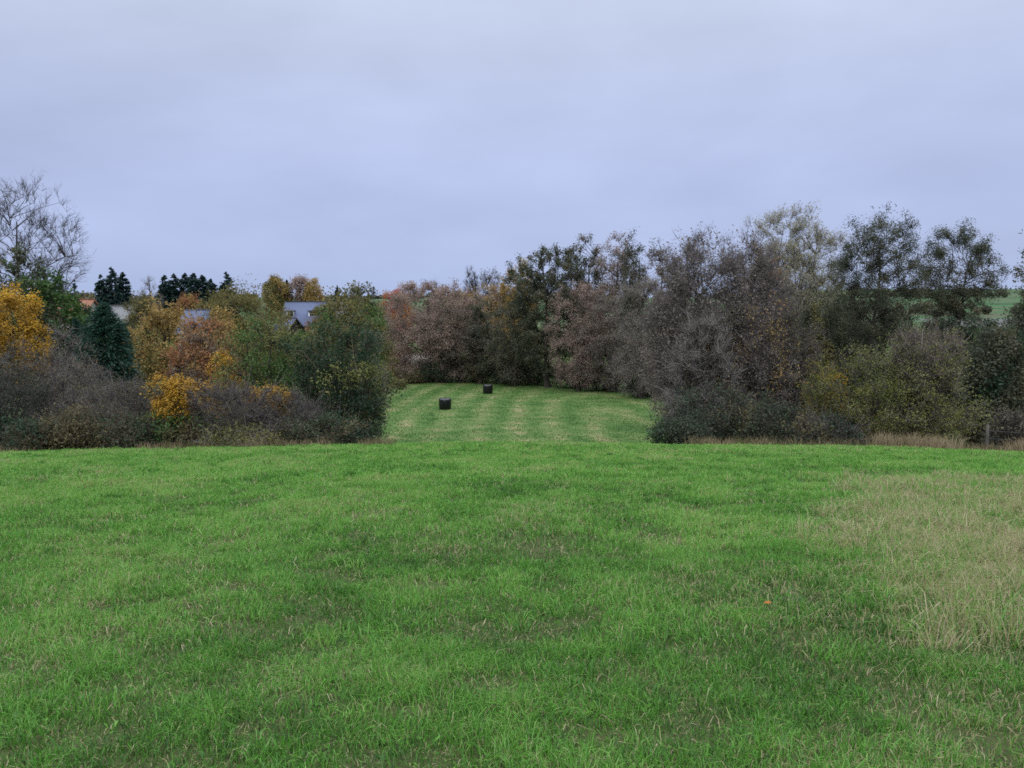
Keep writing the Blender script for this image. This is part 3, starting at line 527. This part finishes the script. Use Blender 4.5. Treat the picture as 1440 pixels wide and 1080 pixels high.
# ---- trees round the far end of the meadow
plant('maple_tree', 'flame red and orange maple behind the pinkish willow', 'tree', 556, 410, 44, 150, 'red', 'brown', leaves=3600, lsize=.35, twigs=300, tlen=.9, tw=.03, crown0=.2, leaf2='orange', frac2=.5)
plant('willow_tree', 'broad pinkish-grey willow at the far end of the meadow', 'tree', 607, 402, 132, 124, 'pinkgrey', 'pink', leaves=9000, lsize=.26, twigs=8500, tlen=1.2, tw=.028, crown0=.06, leaf2='greyleaf', frac2=.3, K=(16, 90, 340), up=.5, boost=1.6)
plant('willow_tree', 'grey-pink twiggy willow low between the pinkish willow and the green cone tree', 'tree', 645, 430, 70, 121, 'greyleaf', 'pink', leaves=4000, lsize=.24, twigs=4500, tlen=1.0, tw=.028, crown0=.05)
plant('hornbeam_tree', 'dull green cone-shaped tree behind the farther bale', 'tree', 674, 414, 44, 119, 'greyleaf', 'grey', leaves=4200, lsize=.24, twigs=900, tlen=.6, crown0=.05, leaf2='alder', frac2=.6, E=[(0, 0, .35, .5, .5, .32), (0, 0, .6, .36, .36, .3), (0, 0, .8, .2, .2, .2)])
plant('cherry_tree', 'pinkish-orange leaved tree between the green cone tree and the golden tree', 'tree', 703, 404, 64, 132, 'pinkgrey', 'brown', leaves=4800, lsize=.28, twigs=1200, tlen=.9, tw=.03, crown0=.1, leaf2='amber', frac2=.6)
plant('cherry_tree', 'muted amber tree showing over the green cone tree', 'tree', 655, 408, 50, 140, 'amber', 'brown', leaves=3000, lsize=.3, twigs=900, tlen=.9, tw=.03, crown0=.1, leaf2='olive', frac2=.5)
plant('bare_tree', 'bare slender grey tree, tallest of the group over the orange tree', 'tree', 662, 376, 20, 168, 'greyleaf', 'dark', leaves=200, twigs=1500, tlen=1.1, tw=.04, crown0=.2, up=.9)
plant('bare_tree', 'bare grey rounded tree nearest the golden tree', 'tree', 690, 383, 40, 165, 'greyleaf', 'purple', leaves=700, lsize=.3, twigs=2200, tlen=1.2, tw=.045, crown0=.2, up=.7)
plant('bare_tree', 'thin bare sapling-like tree above the pinkish willow', 'tree', 612, 394, 16, 150, 'greyleaf', 'grey', leaves=80, twigs=600, tlen=1.0, tw=.04, crown0=.3, up=.9)
plant('oak_tree', 'golden-crowned tree leaning against the dark alder', 'tree', 730, 374, 44, 128, 'amber', 'brown', leaves=3600, lsize=.28, twigs=500, tlen=.8, crown0=.1, clump=.2, leaf2='olive', frac2=.4, boost=1.6)
plant('alder_tree', 'dark broad alder with a black trunk behind the farther bale', 'tree', 772, 350, 108, 112, 'alder', 'dark', leaves=8500, lsize=.27, twigs=1600, tlen=.8, tw=.028, crown0=.12, clump=.2, trunk_r=.4, K=(16, 90, 300), boost=1.6)
plant('alder_tree', 'dark low-branched alder at the meadow corner below the golden tree', 'tree', 725, 432, 74, 116, 'greyleaf', 'dark', leaves=5500, lsize=.24, twigs=2500, tlen=.8, tw=.028, crown0=.03, leaf2='alder', frac2=.6)
plant('alder_tree', 'grey-green open alder next to the dark broad alder', 'tree', 826, 343, 62, 112, 'alder', 'grey', leaves=4200, lsize=.26, twigs=2200, tlen=.9, tw=.028, crown0=.12, clump=.2, leaf2='hawthorn', frac2=.5, boost=1.6)
plant('aspen_tree', 'pinkish-grey half bare aspen between two darker crowns', 'tree', 868, 338, 56, 108, 'pinkgrey', 'grey', leaves=2600, lsize=.24, twigs=3000, tlen=1.0, tw=.026, crown0=.12, leaf2='hawthorn', frac2=.5, boost=1.6)
plant('aspen_tree', 'slim dark-tipped aspen rising over the grey willows', 'tree', 890, 334, 26, 104, 'alder', 'dark', leaves=1500, lsize=.24, twigs=900, tlen=.9, tw=.026, crown0=.2, boost=1.6)
plant('willow_tree', 'pink-twigged willow bush below the grey-green alder', 'tree', 815, 400, 78, 104, 'pinkgrey', 'pink', leaves=2600, lsize=.2, twigs=5000, tlen=1.0, tw=.026, crown0=.05, leaf2='greyleaf', frac2=.4, boost=1.6)
plant('willow_tree', 'grey-brown willow low at the meadow edge under the aspens', 'tree', 858, 418, 92, 103, 'hawthorn', 'grey', leaves=5200, lsize=.2, twigs=6000, tlen=.9, tw=.024, crown0=.04, leaf2='brownolive', frac2=.4, boost=1.6)
plant('willow_tree', 'grey willow at the meadow edge beside the tall hawthorn', 'tree', 908, 392, 84, 93, 'hawthorn', 'grey', leaves=4800, lsize=.19, twigs=6500, tlen=.9, tw=.022, crown0=.04, leaf2='alder', frac2=.3)
plant('oak_tree', 'dull grey-green tree filling the gap behind the grey willows', 'tree', 925, 350, 80, 106, 'hawthorn', 'purple', leaves=4200, lsize=.24, twigs=3500, tlen=.9, tw=.026, crown0=.1, leaf2='alder', frac2=.4, boost=1.6)
UE = [(548, 536, 44, 108, 'olive', 'low olive bramble at the meadow corner under the dark hedge tree'), (578, 520, 54, 121, 'brownolive', 'brown bramble at the foot of the pinkish willow'), (620, 508, 60, 121, 'darkgreen', 'dark bramble bank behind the nearer bale'), (665, 506, 60, 122, 'brownolive', 'brown bramble bank under the green cone tree'),
      (712, 505, 56, 120, 'bramble', 'green bramble bank just behind the farther bale'), (758, 510, 60, 117, 'darkgreen', 'dark bramble bank under the black-trunked alder'), (805, 512, 58, 111, 'bramble', 'dark bramble bank under the pink-twigged willow'), (856, 517, 60, 106, 'darkgreen', 'dark bramble bank under the grey-brown willow'), (912, 522, 60, 96, 'darkgreen', 'dark bramble bank under the grey willow by the hawthorn')]
for px, top, w, Y, pal, lab in UE:
    shrub(lab, px, top, w, Y, pal, 'dark', kind='bramble_bank', leaves=3600, lsize=.2, twigs=2000, tlen=.7, tw=.024, leaf2='brownolive', frac2=.25, dep=.5)
shrub('rusty brown bush beside the garden shed', 560, 492, 34, 126, 'rust', 'brown', kind='bare_bush', leaves=2200, lsize=.22, twigs=1500, tlen=.7, tw=.025)
shrub('rounded blue-green bush in the gap under the black-trunked alder', 743, 474, 30, 121, 'yew', 'dark', kind='evergreen_bush', leaves=3000, lsize=.2, twigs=300)

# ---- thicket on the east side of the opening
plant('hawthorn_tree', 'tall grey-purple hawthorn mass over the meadow edge', 'tree', 992, 338, 142, 43, 'hawthorn', 'purple', leaves=7500, lsize=.13, twigs=15000, tlen=.8, tw=.019, crown0=.04, leaf2='greyleaf', frac2=.3, K=(24, 150, 600), trunk_r=.2, out=.4, up=.2)
plant('hawthorn_tree', 'second grey-purple hawthorn crown before the pale poplar', 'tree', 1056, 341, 110, 45, 'hawthorn', 'purple', leaves=5500, lsize=.13, twigs=11000, tlen=.8, tw=.019, crown0=.05, leaf2='rust', frac2=.35, K=(18, 110, 420), trunk_r=.18, out=.4, up=.2)
plant('thorn_tree', 'grey bare blackthorn sweeping down to the meadow edge', 'tree', 986, 446, 92, 40.5, 'greyleaf', 'grey', leaves=2600, lsize=.09, twigs=11000, tlen=.6, tw=.014, crown0=.02, stem='multi', leaf2='brownolive', frac2=.4, K=(26, 150, 560))
plant('thorn_tree', 'blackthorn sprinkled with golden brown leaves in the middle of the thicket', 'tree', 1048, 428, 130, 42, 'hawthorn', 'purple', leaves=6500, lsize=.10, twigs=10000, tlen=.6, tw=.014, crown0=.02, stem='multi', leaf2='amber', frac2=.5, K=(26, 150, 560))
plant('thorn_tree', 'brownish half bare thorn beside the yellow-green bush', 'tree', 1118, 442, 96, 43, 'brownolive', 'purple', leaves=4200, lsize=.10, twigs=7500, tlen=.55, tw=.014, crown0=.02, stem='multi', leaf2='amber', frac2=.45, K=(22, 120, 460))
shrub('dark ivy-green and brown bramble mound at the thicket foot by the meadow opening', 1012, 548, 116, 36.5, 'bramble', 'dark', kind='bramble_bush', leaves=5580, lsize=.115, twigs=7500, leaf2='brownolive', frac2=.45)
shrub('dark bramble tongue lying lowest at the meadow opening', 956, 596, 74, 34.5, 'bramble', 'dark', kind='bramble_bush', leaves=3200, lsize=.115, twigs=4500, leaf2='darkgreen', frac2=.5)
shrub('blue-green bramble mound in the middle of the thicket foot', 1092, 574, 110, 35, 'bramble', 'dark', kind='bramble_bush', leaves=5580, lsize=.115, twigs=7500, leaf2='brownolive', frac2=.45)
shrub('low blue-green bramble below the yellow-green bush', 1172, 590, 96, 33.5, 'bramble', 'purple', kind='bramble_bush', leaves=4340, lsize=.115, twigs=7500, leaf2='brownolive', frac2=.45)
plant('spindle_bush', 'big rounded olive-green bush at the east end with yellowing leaves on one flank', 'bush', 1262, 478, 200, 34.3, 'olivegreen', 'purple', leaves=26000, lsize=.085, twigs=8000, tlen=.5, crown0=.02, stem='multi', leaf2='yellowgreen', frac2=.8, sel2=(-.38, .55, .24, .4), K=(34, 200, 700), E=[(-.2, 0, .42, .32, .3, .45), (.17, 0, .46, .33, .3, .50), (0, 0, .3, .46, .3, .32)])
plant('spindle_bush', 'small golden bush glowing between the thicket and the yellow-green bush', 'bush', 1160, 515, 54, 35.5, 'yellowgreen', 'brown', leaves=3000, lsize=.09, twigs=900, tlen=.4, crown0=.03, stem='multi', leaf2='yellow', frac2=.35, K=(14, 70, 240))
plant('thorn_shrub', 'bare purple-brown twiggy dome growing out of the big rounded bush', 'bush', 1306, 468, 86, 34.2, 'olivegreen', 'mauve', leaves=2000, lsize=.08, twigs=7000, tlen=.5, tw=.012, crown0=.5, stem='multi', K=(28, 150, 560), up=.5)
plant('poplar_tree', 'pale silvery-olive poplar with sky showing through its crown', 'tree', 1126, 307, 128, 78, 'palewillow', 'grey', leaves=25000, lsize=.15, twigs=12000, tlen=1.1, tw=.024, crown0=.30, stem='multi', up=.8, leaf2='olive', frac2=.3, K=(22, 120, 460), trunk_r=.3, bark=BARKG, pw=.4)
plant('alder_tree', 'big dark alder with layered open branches, taller of the two', 'tree', 1240, 303, 118, 62, 'alder', 'dark', leaves=36000, lsize=.13, twigs=1500, tlen=.75, tw=.018, crown0=.40, clump=.68, flat=.3, up=.0, K=(26, 110, 200), trunk_r=.24, pw=.5)
plant('alder_tree', 'smaller dark alder on a bare slanting trunk before the far field', 'tree', 1349, 315, 94, 64, 'alder', 'dark', leaves=25000, lsize=.13, twigs=1200, tlen=.75, tw=.018, crown0=.52, clump=.70, flat=.3, up=.0, K=(22, 80, 150), trunk_r=.2, pw=.5)
plant('alder_tree', 'alder just beyond the picture edge with one drooping branch in view', 'tree', 1492, 320, 120, 54, 'alder', 'dark', leaves=4200, lsize=.16, twigs=900, tlen=.6, crown0=.3, clump=.38, K=(14, 60, 180))
for px, top, w, Y, pal, tw_, p2, lab in ((1075, 372, 80, 66, 'hawthorn', 'grey', 'greyleaf', 'dim grey tree behind the two hawthorn crowns'), (960, 390, 90, 64, 'hawthorn', 'grey', 'greyleaf', 'dim grey-green tree behind the tall hawthorn'), (1140, 428, 76, 64, 'alder', 'dark', 'olive', 'dark hedge tree round the foot of the pale poplar'),
 (1195, 424, 90, 70, 'alder', 'dark', 'bramble', 'dark hedge tree between the thicket and the tall alder'), (1252, 442, 100, 66, 'alder', 'dark', 'darkgreen', 'dark hedge tree round the foot of the tall alder'), (1318, 456, 84, 60, 'alder', 'dark', 'darkgreen', 'dark twiggy hedge tree behind the rounded olive bush'),
                                    (1378, 452, 76, 58, 'alder', 'dark', 'darkgreen', 'dark hedge tree under the smaller alder'), (1428, 464, 84, 52, 'darkgreen', 'dark', 'alder', 'dark green hedge tree above the fence'), (1470, 408, 60, 56, 'alder', 'dark', 'green', 'dark hedge tree at the picture edge under the drooping branch'),
                                    (1400, 470, 80, 47, 'alder', 'dark', 'darkgreen', 'dark twiggy shrub in the hollow above the fence post')):
    plant('hedge_tree', lab, 'tree', px, top, w, Y, pal, tw_, leaves=8000, lsize=.17, twigs=4200, tlen=.7, tw=.018, crown0=.04, leaf2=p2, frac2=.45, clump=.2, K=(18, 100, 340))

# ------------------------------------------------------------------ dry fringe along the hedges
FR = pal_mat('dry_fringe', [(.04, .07, .02), (.09, .085, .04), (.15, .12, .072), (.23, .185, .115), (.32, .25, .17)], .3)
def fringe(label, x0, x1, y0, y1, n, hmax, seed, rb=0.):
    rng = np.random.default_rng(seed); g = Geo(); x = rng.uniform(x0, x1, n); y = y0 + (y1 - y0) * rng.uniform(size=n) + (fbm(x / 1.5, x * 0 + .5, seed) - .5) * 1.2
    k = fbm(x / .5, y / .5, seed + 1) + rng.normal(size=n) * .1 > .42; k &= fbm(x / 2.2, x * 0 + 3.3, seed + 9) > .40; x, y = x[k], y[k]; n = len(x)
    h = hmax * rng.uniform(.3, 1.1, n) * (.5 + fbm(x / 1.1, y / 1.1, seed + 2)); blades(rng, x, y, h, np.full(n, .018), rng.uniform(.1, .8, n), np.clip(fbm(x / .8, y / .8, seed + 3) * .9 + rng.uniform(-.2, .35, n) + rb, 0, 1), g)
    o = g.obj('dry_grass', [FR]); tag(o, label, 'dry grass', kind='stuff')
fringe('tan dry grass fringe along the foot of the thorn shrubs and brambles', -25, -4.8, 29.4, 31.6, 9000, .38, 71)
fringe('tall pinkish dry grass along the foot of the thicket and rounded bush', 7.5, 26, 30.8, 33.2, 6500, .5, 72)
fringe('tall tan dry grass in front of the fence and the rounded bush', 15, 27, 30.0, 33.4, 16000, .75, 73, .3)

# ------------------------------------------------------------------ hay bales
FILM, t = mat('black_film'); p = N(t, 'ShaderNodeBsdfPrincipled', Roughness=.24); p.inputs['Specular IOR Level'].default_value = .4; p.inputs['Base Color'].default_value = (.004, .004, .005, 1)
x_ = N(t, 'ShaderNodeTexCoord'); mpn = N(t, 'ShaderNodeMapping'); mpn.inputs['Scale'].default_value = (3, 3, 9); t.links.new(x_.outputs['Object'], mpn.inputs[0])
nn = N(t, 'ShaderNodeTexNoise', Scale=3, Detail=6, Roughness=.6); t.links.new(mpn.outputs[0], nn.inputs[0]); b_ = N(t, 'ShaderNodeBump', Strength=.5, Distance=.05); t.links.new(nn.outputs[0], b_.inputs['Height']); t.links.new(b_.outputs[0], p.inputs['Normal'])
o_ = N(t, 'ShaderNodeOutputMaterial'); t.links.new(p.outputs[0], o_.inputs[0])
def bale(label, px, by, Y, rad, h, rz, seed):
    P = at(px, by, Y); base = float(gz(P[0], Y)); rng = np.random.default_rng(seed)
    prof = [(0, 0), (.80, .0), (.93, .03), (.99, .10), (1.0, .3), (1.015, .5), (1.0, .72), (.985, .9), (.93, .965), (.82, .995), (.5, 1.0), (.2, .992), (0, .99)]
    n = 40; V = []
    for i, (r_, z_) in enumerate(prof):
        for k in range(n):
            a = 2 * math.pi * k / n; w = 1 + .012 * math.sin(9 * a + i) + rng.normal() * .006
            V.append((math.cos(a) * r_ * rad * w, math.sin(a) * r_ * rad * w, z_ * h + rng.normal() * .008 - .03))
    Lp = [v for i in range(len(prof) - 1) for k in range(n) for v in (i * n + k, i * n + (k + 1) % n, (i + 1) * n + (k + 1) % n, (i + 1) * n + k)]
    g = Geo(); g.add(V, Lp, np.full((len(prof) - 1) * n, 4)); o = g.obj('silage_bale', [FILM], None, True); o.location = (P[0], Y, base); o.rotation_euler.z = rz
    tag(o, label, 'bale', 'black wrapped bales on the mown meadow')
bale('black wrapped round bale, the larger and nearer one on the mown meadow', 626, 576, 80, .64, 1.2, .3, 1)
bale('black wrapped round bale, the smaller one farther off near the bramble bank', 686, 553.5, 100, .64, 1.22, 1.2, 2)

# ------------------------------------------------------------------ houses
SLATE = surf_mat('slate', (.07, .083, .14), (.095, .112, .18), 1.5, .85, .1, .1, stretch=(1, 1, 5)); SLATEB = surf_mat('old_tile', (.085, .07, .075), (.12, .105, .105), 1.5, .8, .2, stretch=(1, 1, 5))
TILE = surf_mat('orange_tile', (.19, .08, .05), (.25, .11, .07), 2, .8, .2, stretch=(1, 1, 5)); WALLM = surf_mat('render_wall', (.30, .28, .26), (.38, .36, .33), 1, .9, .05); BRICK = surf_mat('brick_wall', (.20, .10, .07), (.30, .15, .10), 6, .9, .2)
WHITE = surf_mat('white_trim', (.72, .72, .72), (.8, .8, .8), 2, .5, 0); GLASS = surf_mat('dark_glass', (.02, .022, .028), (.035, .038, .045), 1, .1, 0, .5); DARKW = surf_mat('dark_wood', (.02, .017, .015), (.04, .033, .028), 5, .8, .2)
GREYR = surf_mat('barn_sheet', (.10, .10, .11), (.14, .14, .15), 1, .7, .1, stretch=(6, 1, 1))
def gable_house(kind, label, x, y, z, lx, ly, wall_h, roof_h, wall_m, roof_m, over=.35, chimney=True, wins=3, dormers=(), verge=None, ridge_cap=True):
    o = empty(kind, (x, y, z), label, 'house' if 'barn' not in kind and 'shed' not in kind else kind.split('_')[-1])
    a, b = lx / 2, ly / 2; g = Geo()
    V = [(-a, -b, -1), (a, -b, -1), (a, b, -1), (-a, b, -1), (-a, -b, wall_h), (a, -b, wall_h), (a, b, wall_h), (-a, b, wall_h), (-a, 0, wall_h + roof_h - .06), (a, 0, wall_h + roof_h - .06)]
    g.add(V, [0, 1, 5, 4, 2, 3, 7, 6, 1, 2, 6, 9, 5, 3, 0, 4, 8, 7], [4, 4, 5, 5]); g.obj('wall', [wall_m], o)
    sl = roof_h / b; g = Geo(); A = a + over; Bo = b + over; zt = wall_h + roof_h + .03; ze = wall_h - over * sl + .03; th = .16
    V = [(-A, -Bo, ze), (A, -Bo, ze), (A, 0, zt), (-A, 0, zt), (A, Bo, ze), (-A, Bo, ze)]; V += [(p_[0], p_[1], p_[2] + th) for p_ in V]
    g.add(V, [0, 3, 2, 1, 3, 5, 4, 2, 6, 7, 8, 9, 9, 8, 10, 11, 0, 1, 7, 6, 5, 11, 10, 4, 1, 2, 8, 7, 2, 4, 10, 8, 3, 0, 6, 9, 5, 3, 9, 11], [4] * 10); rf = g.obj('roof', [roof_m], o)
    if ridge_cap: g = Geo(); g.box((0, 0, zt + th + .03), (2 * A, .28, .1)); g.obj('ridge_cap', [verge or roof_m], rf)
    if verge:
        for sx in (-1, 1):
            g = Geo(); V = []
            for xx in (sx * (A + .005), sx * (A + .09)):
                V += [(xx, -Bo, ze - .06), (xx, -Bo, ze + th + .05), (xx, 0, zt + th + .05), (xx, 0, zt - .06), (xx, Bo, ze - .06), (xx, Bo, ze + th + .05)]
            Lp = [0, 1, 2, 3, 3, 2, 5, 4, 6, 9, 8, 7, 9, 10, 11, 8, 1, 7, 8, 2, 2, 8, 11, 5, 0, 3, 9, 6, 3, 4, 10, 9, 0, 6, 7, 1, 4, 5, 11, 10]
            g.add(V, Lp, [4] * 10); g.obj('verge', [verge], rf)
    if chimney: g = Geo(); g.box((a * .55, .5, zt + .5), (.7, .6, 1.5)); g.box((a * .55, .5, zt + 1.29), (.84, .74, .08)); g.obj('chimney', [BRICK], rf)
    for k in range(wins):
        wx = -a + (k + .5) * lx / wins; g = Geo(); g.box((wx, -b - .02, wall_h * .55), (1.25, .1, 1.35)); f = g.obj('window', [WHITE], o); g = Geo(); g.box((wx, -b - .075, wall_h * .55), (1.05, .02, 1.15)); g.obj('pane', [GLASS], f)
    for (dx, dz, dw, dh) in dormers:
        yd = -b * (1 - dz); zz = wall_h + roof_h * dz; g = Geo(); dl = dh / sl
        V = [(dx - dw / 2, yd, zz), (dx + dw / 2, yd, zz), (dx + dw / 2, yd, zz + dh), (dx - dw / 2, yd, zz + dh), (dx - dw / 2, yd + dl, zz + dh), (dx + dw / 2, yd + dl, zz + dh)]
        V = [(p_[0], p_[1], p_[2] + .12) for p_ in V]
        g.add(V, [0, 1, 2, 3, 0, 3, 4, 1, 5, 2], [4, 3, 3]); d_ = g.obj('dormer', [WHITE], o)
        g = Geo(); g.box((dx, yd + dl / 2 - .15, zz + dh + .19), (dw + .4, dl + .5, .12)); g.obj('dormer_roof', [DARKW], d_)
        g = Geo(); g.box((dx + .12, yd - .02, zz + dh * .5 + .12), (dw - .3, .04, dh - .25)); g.obj('pane', [GLASS], d_)
    return o
P = at(424, 424, 165); zb = float(gz(P[0], 168)); rz_ = P[2] - zb
gable_house('slate_roofed_house', 'house with a blue-grey slate roof and two dormers above the olive trees', P[0], 169, zb, 8.6, 9.0, rz_ - 5.0, 4.7, WALLM, SLATE, verge=DARKW, dormers=((-2.9, .35, 1.5, 1.15), (1.9, .35, 1.6, 1.15)), chimney=False)
P = at(458, 424, 178); zb = float(gz(P[0], 180)); gable_house('brown_roofed_house', 'house with a dull brown-grey roof next to the slate-roofed house', P[0], 180, zb, 9, 8, max(2, P[2] - zb - 4.0), 3.8, BRICK, SLATEB)
P = at(404, 447, 156); zb = float(gz(P[0], 157)); h_ = P[2] - zb
o = gable_house('gabled_porch_house', 'small house with a dark gable and slate roof in front of the slate-roofed house', P[0], 157, zb, 4.4, 5, max(1.5, h_ - 3.0), 2.8, DARKW, SLATE, verge=DARKW, chimney=False, wins=1); o.rotation_euler.z = R(-38)
P = at(172, 430, 128); zb = float(gz(P[0], 129)); gable_house('grey_barn', 'plain barn with a grey sheet roof below the three spruces', P[0], 130, zb, 6.2, 9, P[2] - zb - 5.2, 5.0, GREYR, GREYR, chimney=False)
P = at(112, 421, 120); zb = float(gz(P[0], 121)); gable_house('orange_roofed_house', 'house with an orange tiled roof beside the small dark conifer', P[0] - 1.2, 122, zb, 4.2, 7, P[2] - zb - 2.8, 2.6, WALLM, TILE, chimney=False)
P = at(270, 436, 120); zb = float(gz(P[0], 121)); gable_house('grey_roofed_house', 'house with a blue-grey roof half hidden behind the amber tree', P[0], 122, zb, 3.4, 8, P[2] - zb - 3.6, 3.4, WALLM, SLATE, chimney=False)
P = at(556, 476, 146); zb = float(gz(P[0], 146)); gable_house('garden_shed', 'black-roofed garden shed with pale sides beside the pinkish willow', P[0], 147, zb, 4.2, 3, max(1.2, P[2] - zb - 1.1), 1.0, WALLM, DARKW, chimney=False, wins=1)
P = at(585, 500, 140); zb = float(gz(P[0], 140)); g = Geo(); hw = max(.9, P[2] - zb + .3); g.box((0, 0, hw / 2 - .3), (6.0, .25, hw + .6)); g.box((0, 0, hw + .045), (6.1, .36, .09)); o = g.obj('garden_wall', [WALLM]); o.location = (P[0], 140, zb); o.rotation_euler.z = R(-8); tag(o, 'low pale garden wall glimpsed under the pinkish willow', 'wall')

# ------------------------------------------------------------------ fence at the east end
WOOD = surf_mat('weathered_post', (.07, .063, .058), (.125, .11, .10), 9, .9, .4, stretch=(1, 1, .2)); WIRE = surf_mat('fence_wire', (.05, .05, .055), (.08, .08, .085), 9, .5, 0)
P = at(1388, 620, 33.5); fx, fy = P[0], 33.5; fo = empty('wire_fence', (fx, fy, float(gz(fx, fy))), 'old wire stock fence with weathered posts beside the rounded bush', 'fence')
pts = [(0, 0), (3.2, 1.2), (6.4, 2.6), (-1.4, 5.5)]; tops = []
for i, (dx, dy) in enumerate(pts[:3]):
    zz = float(gz(fx + dx, fy + dy)) - float(gz(fx, fy)); g = Geo(); hh = 1.28 - .08 * i; k = .02 * (i - 1)
    g.tubes(np.array([[(dx, dy, zz - .3), (dx + k, dy, zz + hh * .6), (dx + 2 * k, dy, zz + hh), (dx + 2 * k, dy, zz + hh + .02)]]), np.array([[.085, .08, .075, .01]]), 9); g.obj('fence_post', [WOOD], fo, True); tops.append((dx, dy, zz))
for hgt in (.35, .7, 1.05):
    g = Geo(); path = []
    for i in range(2):
        a_, b__ = np.array(tops[i]), np.array(tops[i + 1])
        for s_ in np.linspace(0, 1, 6)[(1 if i else 0):]: p_ = a_ + (b__ - a_) * s_; path.append((p_[0], p_[1] - .09, p_[2] + hgt - .10 * s_ * (1 - s_)))
    path = np.array([path]); g.tubes(path, np.full(path.shape[:2], .007), 4); g.obj('wire', [WIRE], fo)
shrub('straggly dark bramble trailing over the fence wires', 1428, 580, 70, 35.5, 'greyleaf', 'dark', kind='bramble_bush', leaves=1800, lsize=.115, twigs=4500)

# ------------------------------------------------------------------ fallen leaf, far hedgerows
g = Geo(); P = at(1078, 880, 5.25); z_ = float(gz(P[0], 5.25)) + .09
V = [(-.03, 0, 0), (-.012, -.016, .008), (.0, -.028, .002), (.012, -.012, .012), (.034, -.004, .004), (.016, .012, .014), (.004, .03, .0), (-.012, .014, .01), (0, 0, .016)]
g.add(V, [0, 1, 8, 1, 2, 8, 2, 3, 8, 3, 4, 8, 4, 5, 8, 5, 6, 8, 6, 7, 8, 7, 0, 8], [3] * 8, 0, .3); o = g.obj('fallen_leaf', [LEAF['orange']]); o.location = (P[0], 5.25, z_); o.scale = (.95, .95, .95); tag(o, 'single orange fallen leaf lying on the near grass', 'leaf')
def far_wood(label, x0, x1, y0, y1, n, h, seed, pals):
    rng = np.random.default_rng(seed); g = Geo(); k = 0
    x = rng.uniform(x0, x1, n); y = y0 + (y1 - y0) * (x - x0) / (x1 - x0) + rng.normal(size=n) * 4; H = h * rng.uniform(.35, 1.0, n) * (.6 + .8 * vnoise(x / 25, x * 0, seed))
    per = 60; P = np.repeat(np.stack([x, y, gz(x, y) + H * .5], 1), per, 0); d = rng.normal(size=P.shape); d /= np.linalg.norm(d, axis=1, keepdims=True); P = P + d * np.repeat(np.stack([H * .55, H * .55, H * .5], 1), per, 0) * rng.uniform(.3, 1, (len(P), 1))
    g.leaves(P, 1.0 + .0008 * y0, rng, .7, 0, np.clip(np.repeat(rng.uniform(0, .7, n), per) + rng.uniform(0, .3, len(P)), 0, 1)); o = g.obj('far_wood', [LEAF[pals]]); tag(o, label, 'wood', kind='stuff')
far_wood('dark line of far hedgerow trees along the horizon beyond the green field', 120, 520, 520, 560, 190, 9, 5, 'alder')
far_wood('low dark hedge crossing the far bank behind the alders', 60, 175, 232, 226, 90, 4, 6, 'alder')
far_wood('distant dim wood on the horizon behind the houses', -620, 90, 520, 560, 420, 4.5, 8, 'alder')
far_wood('dull autumn treetops massed behind the houses', -150, 40, 235, 245, 150, 7, 12, 'brownolive')
far_wood('tangled dull bushes on the far bank behind the meadow trees', -30, 75, 150, 160, 70, 7, 9, 'greyleaf')
far_wood('dull garden hedges between the houses', -110, -25, 140, 150, 60, 4, 10, 'brownolive')
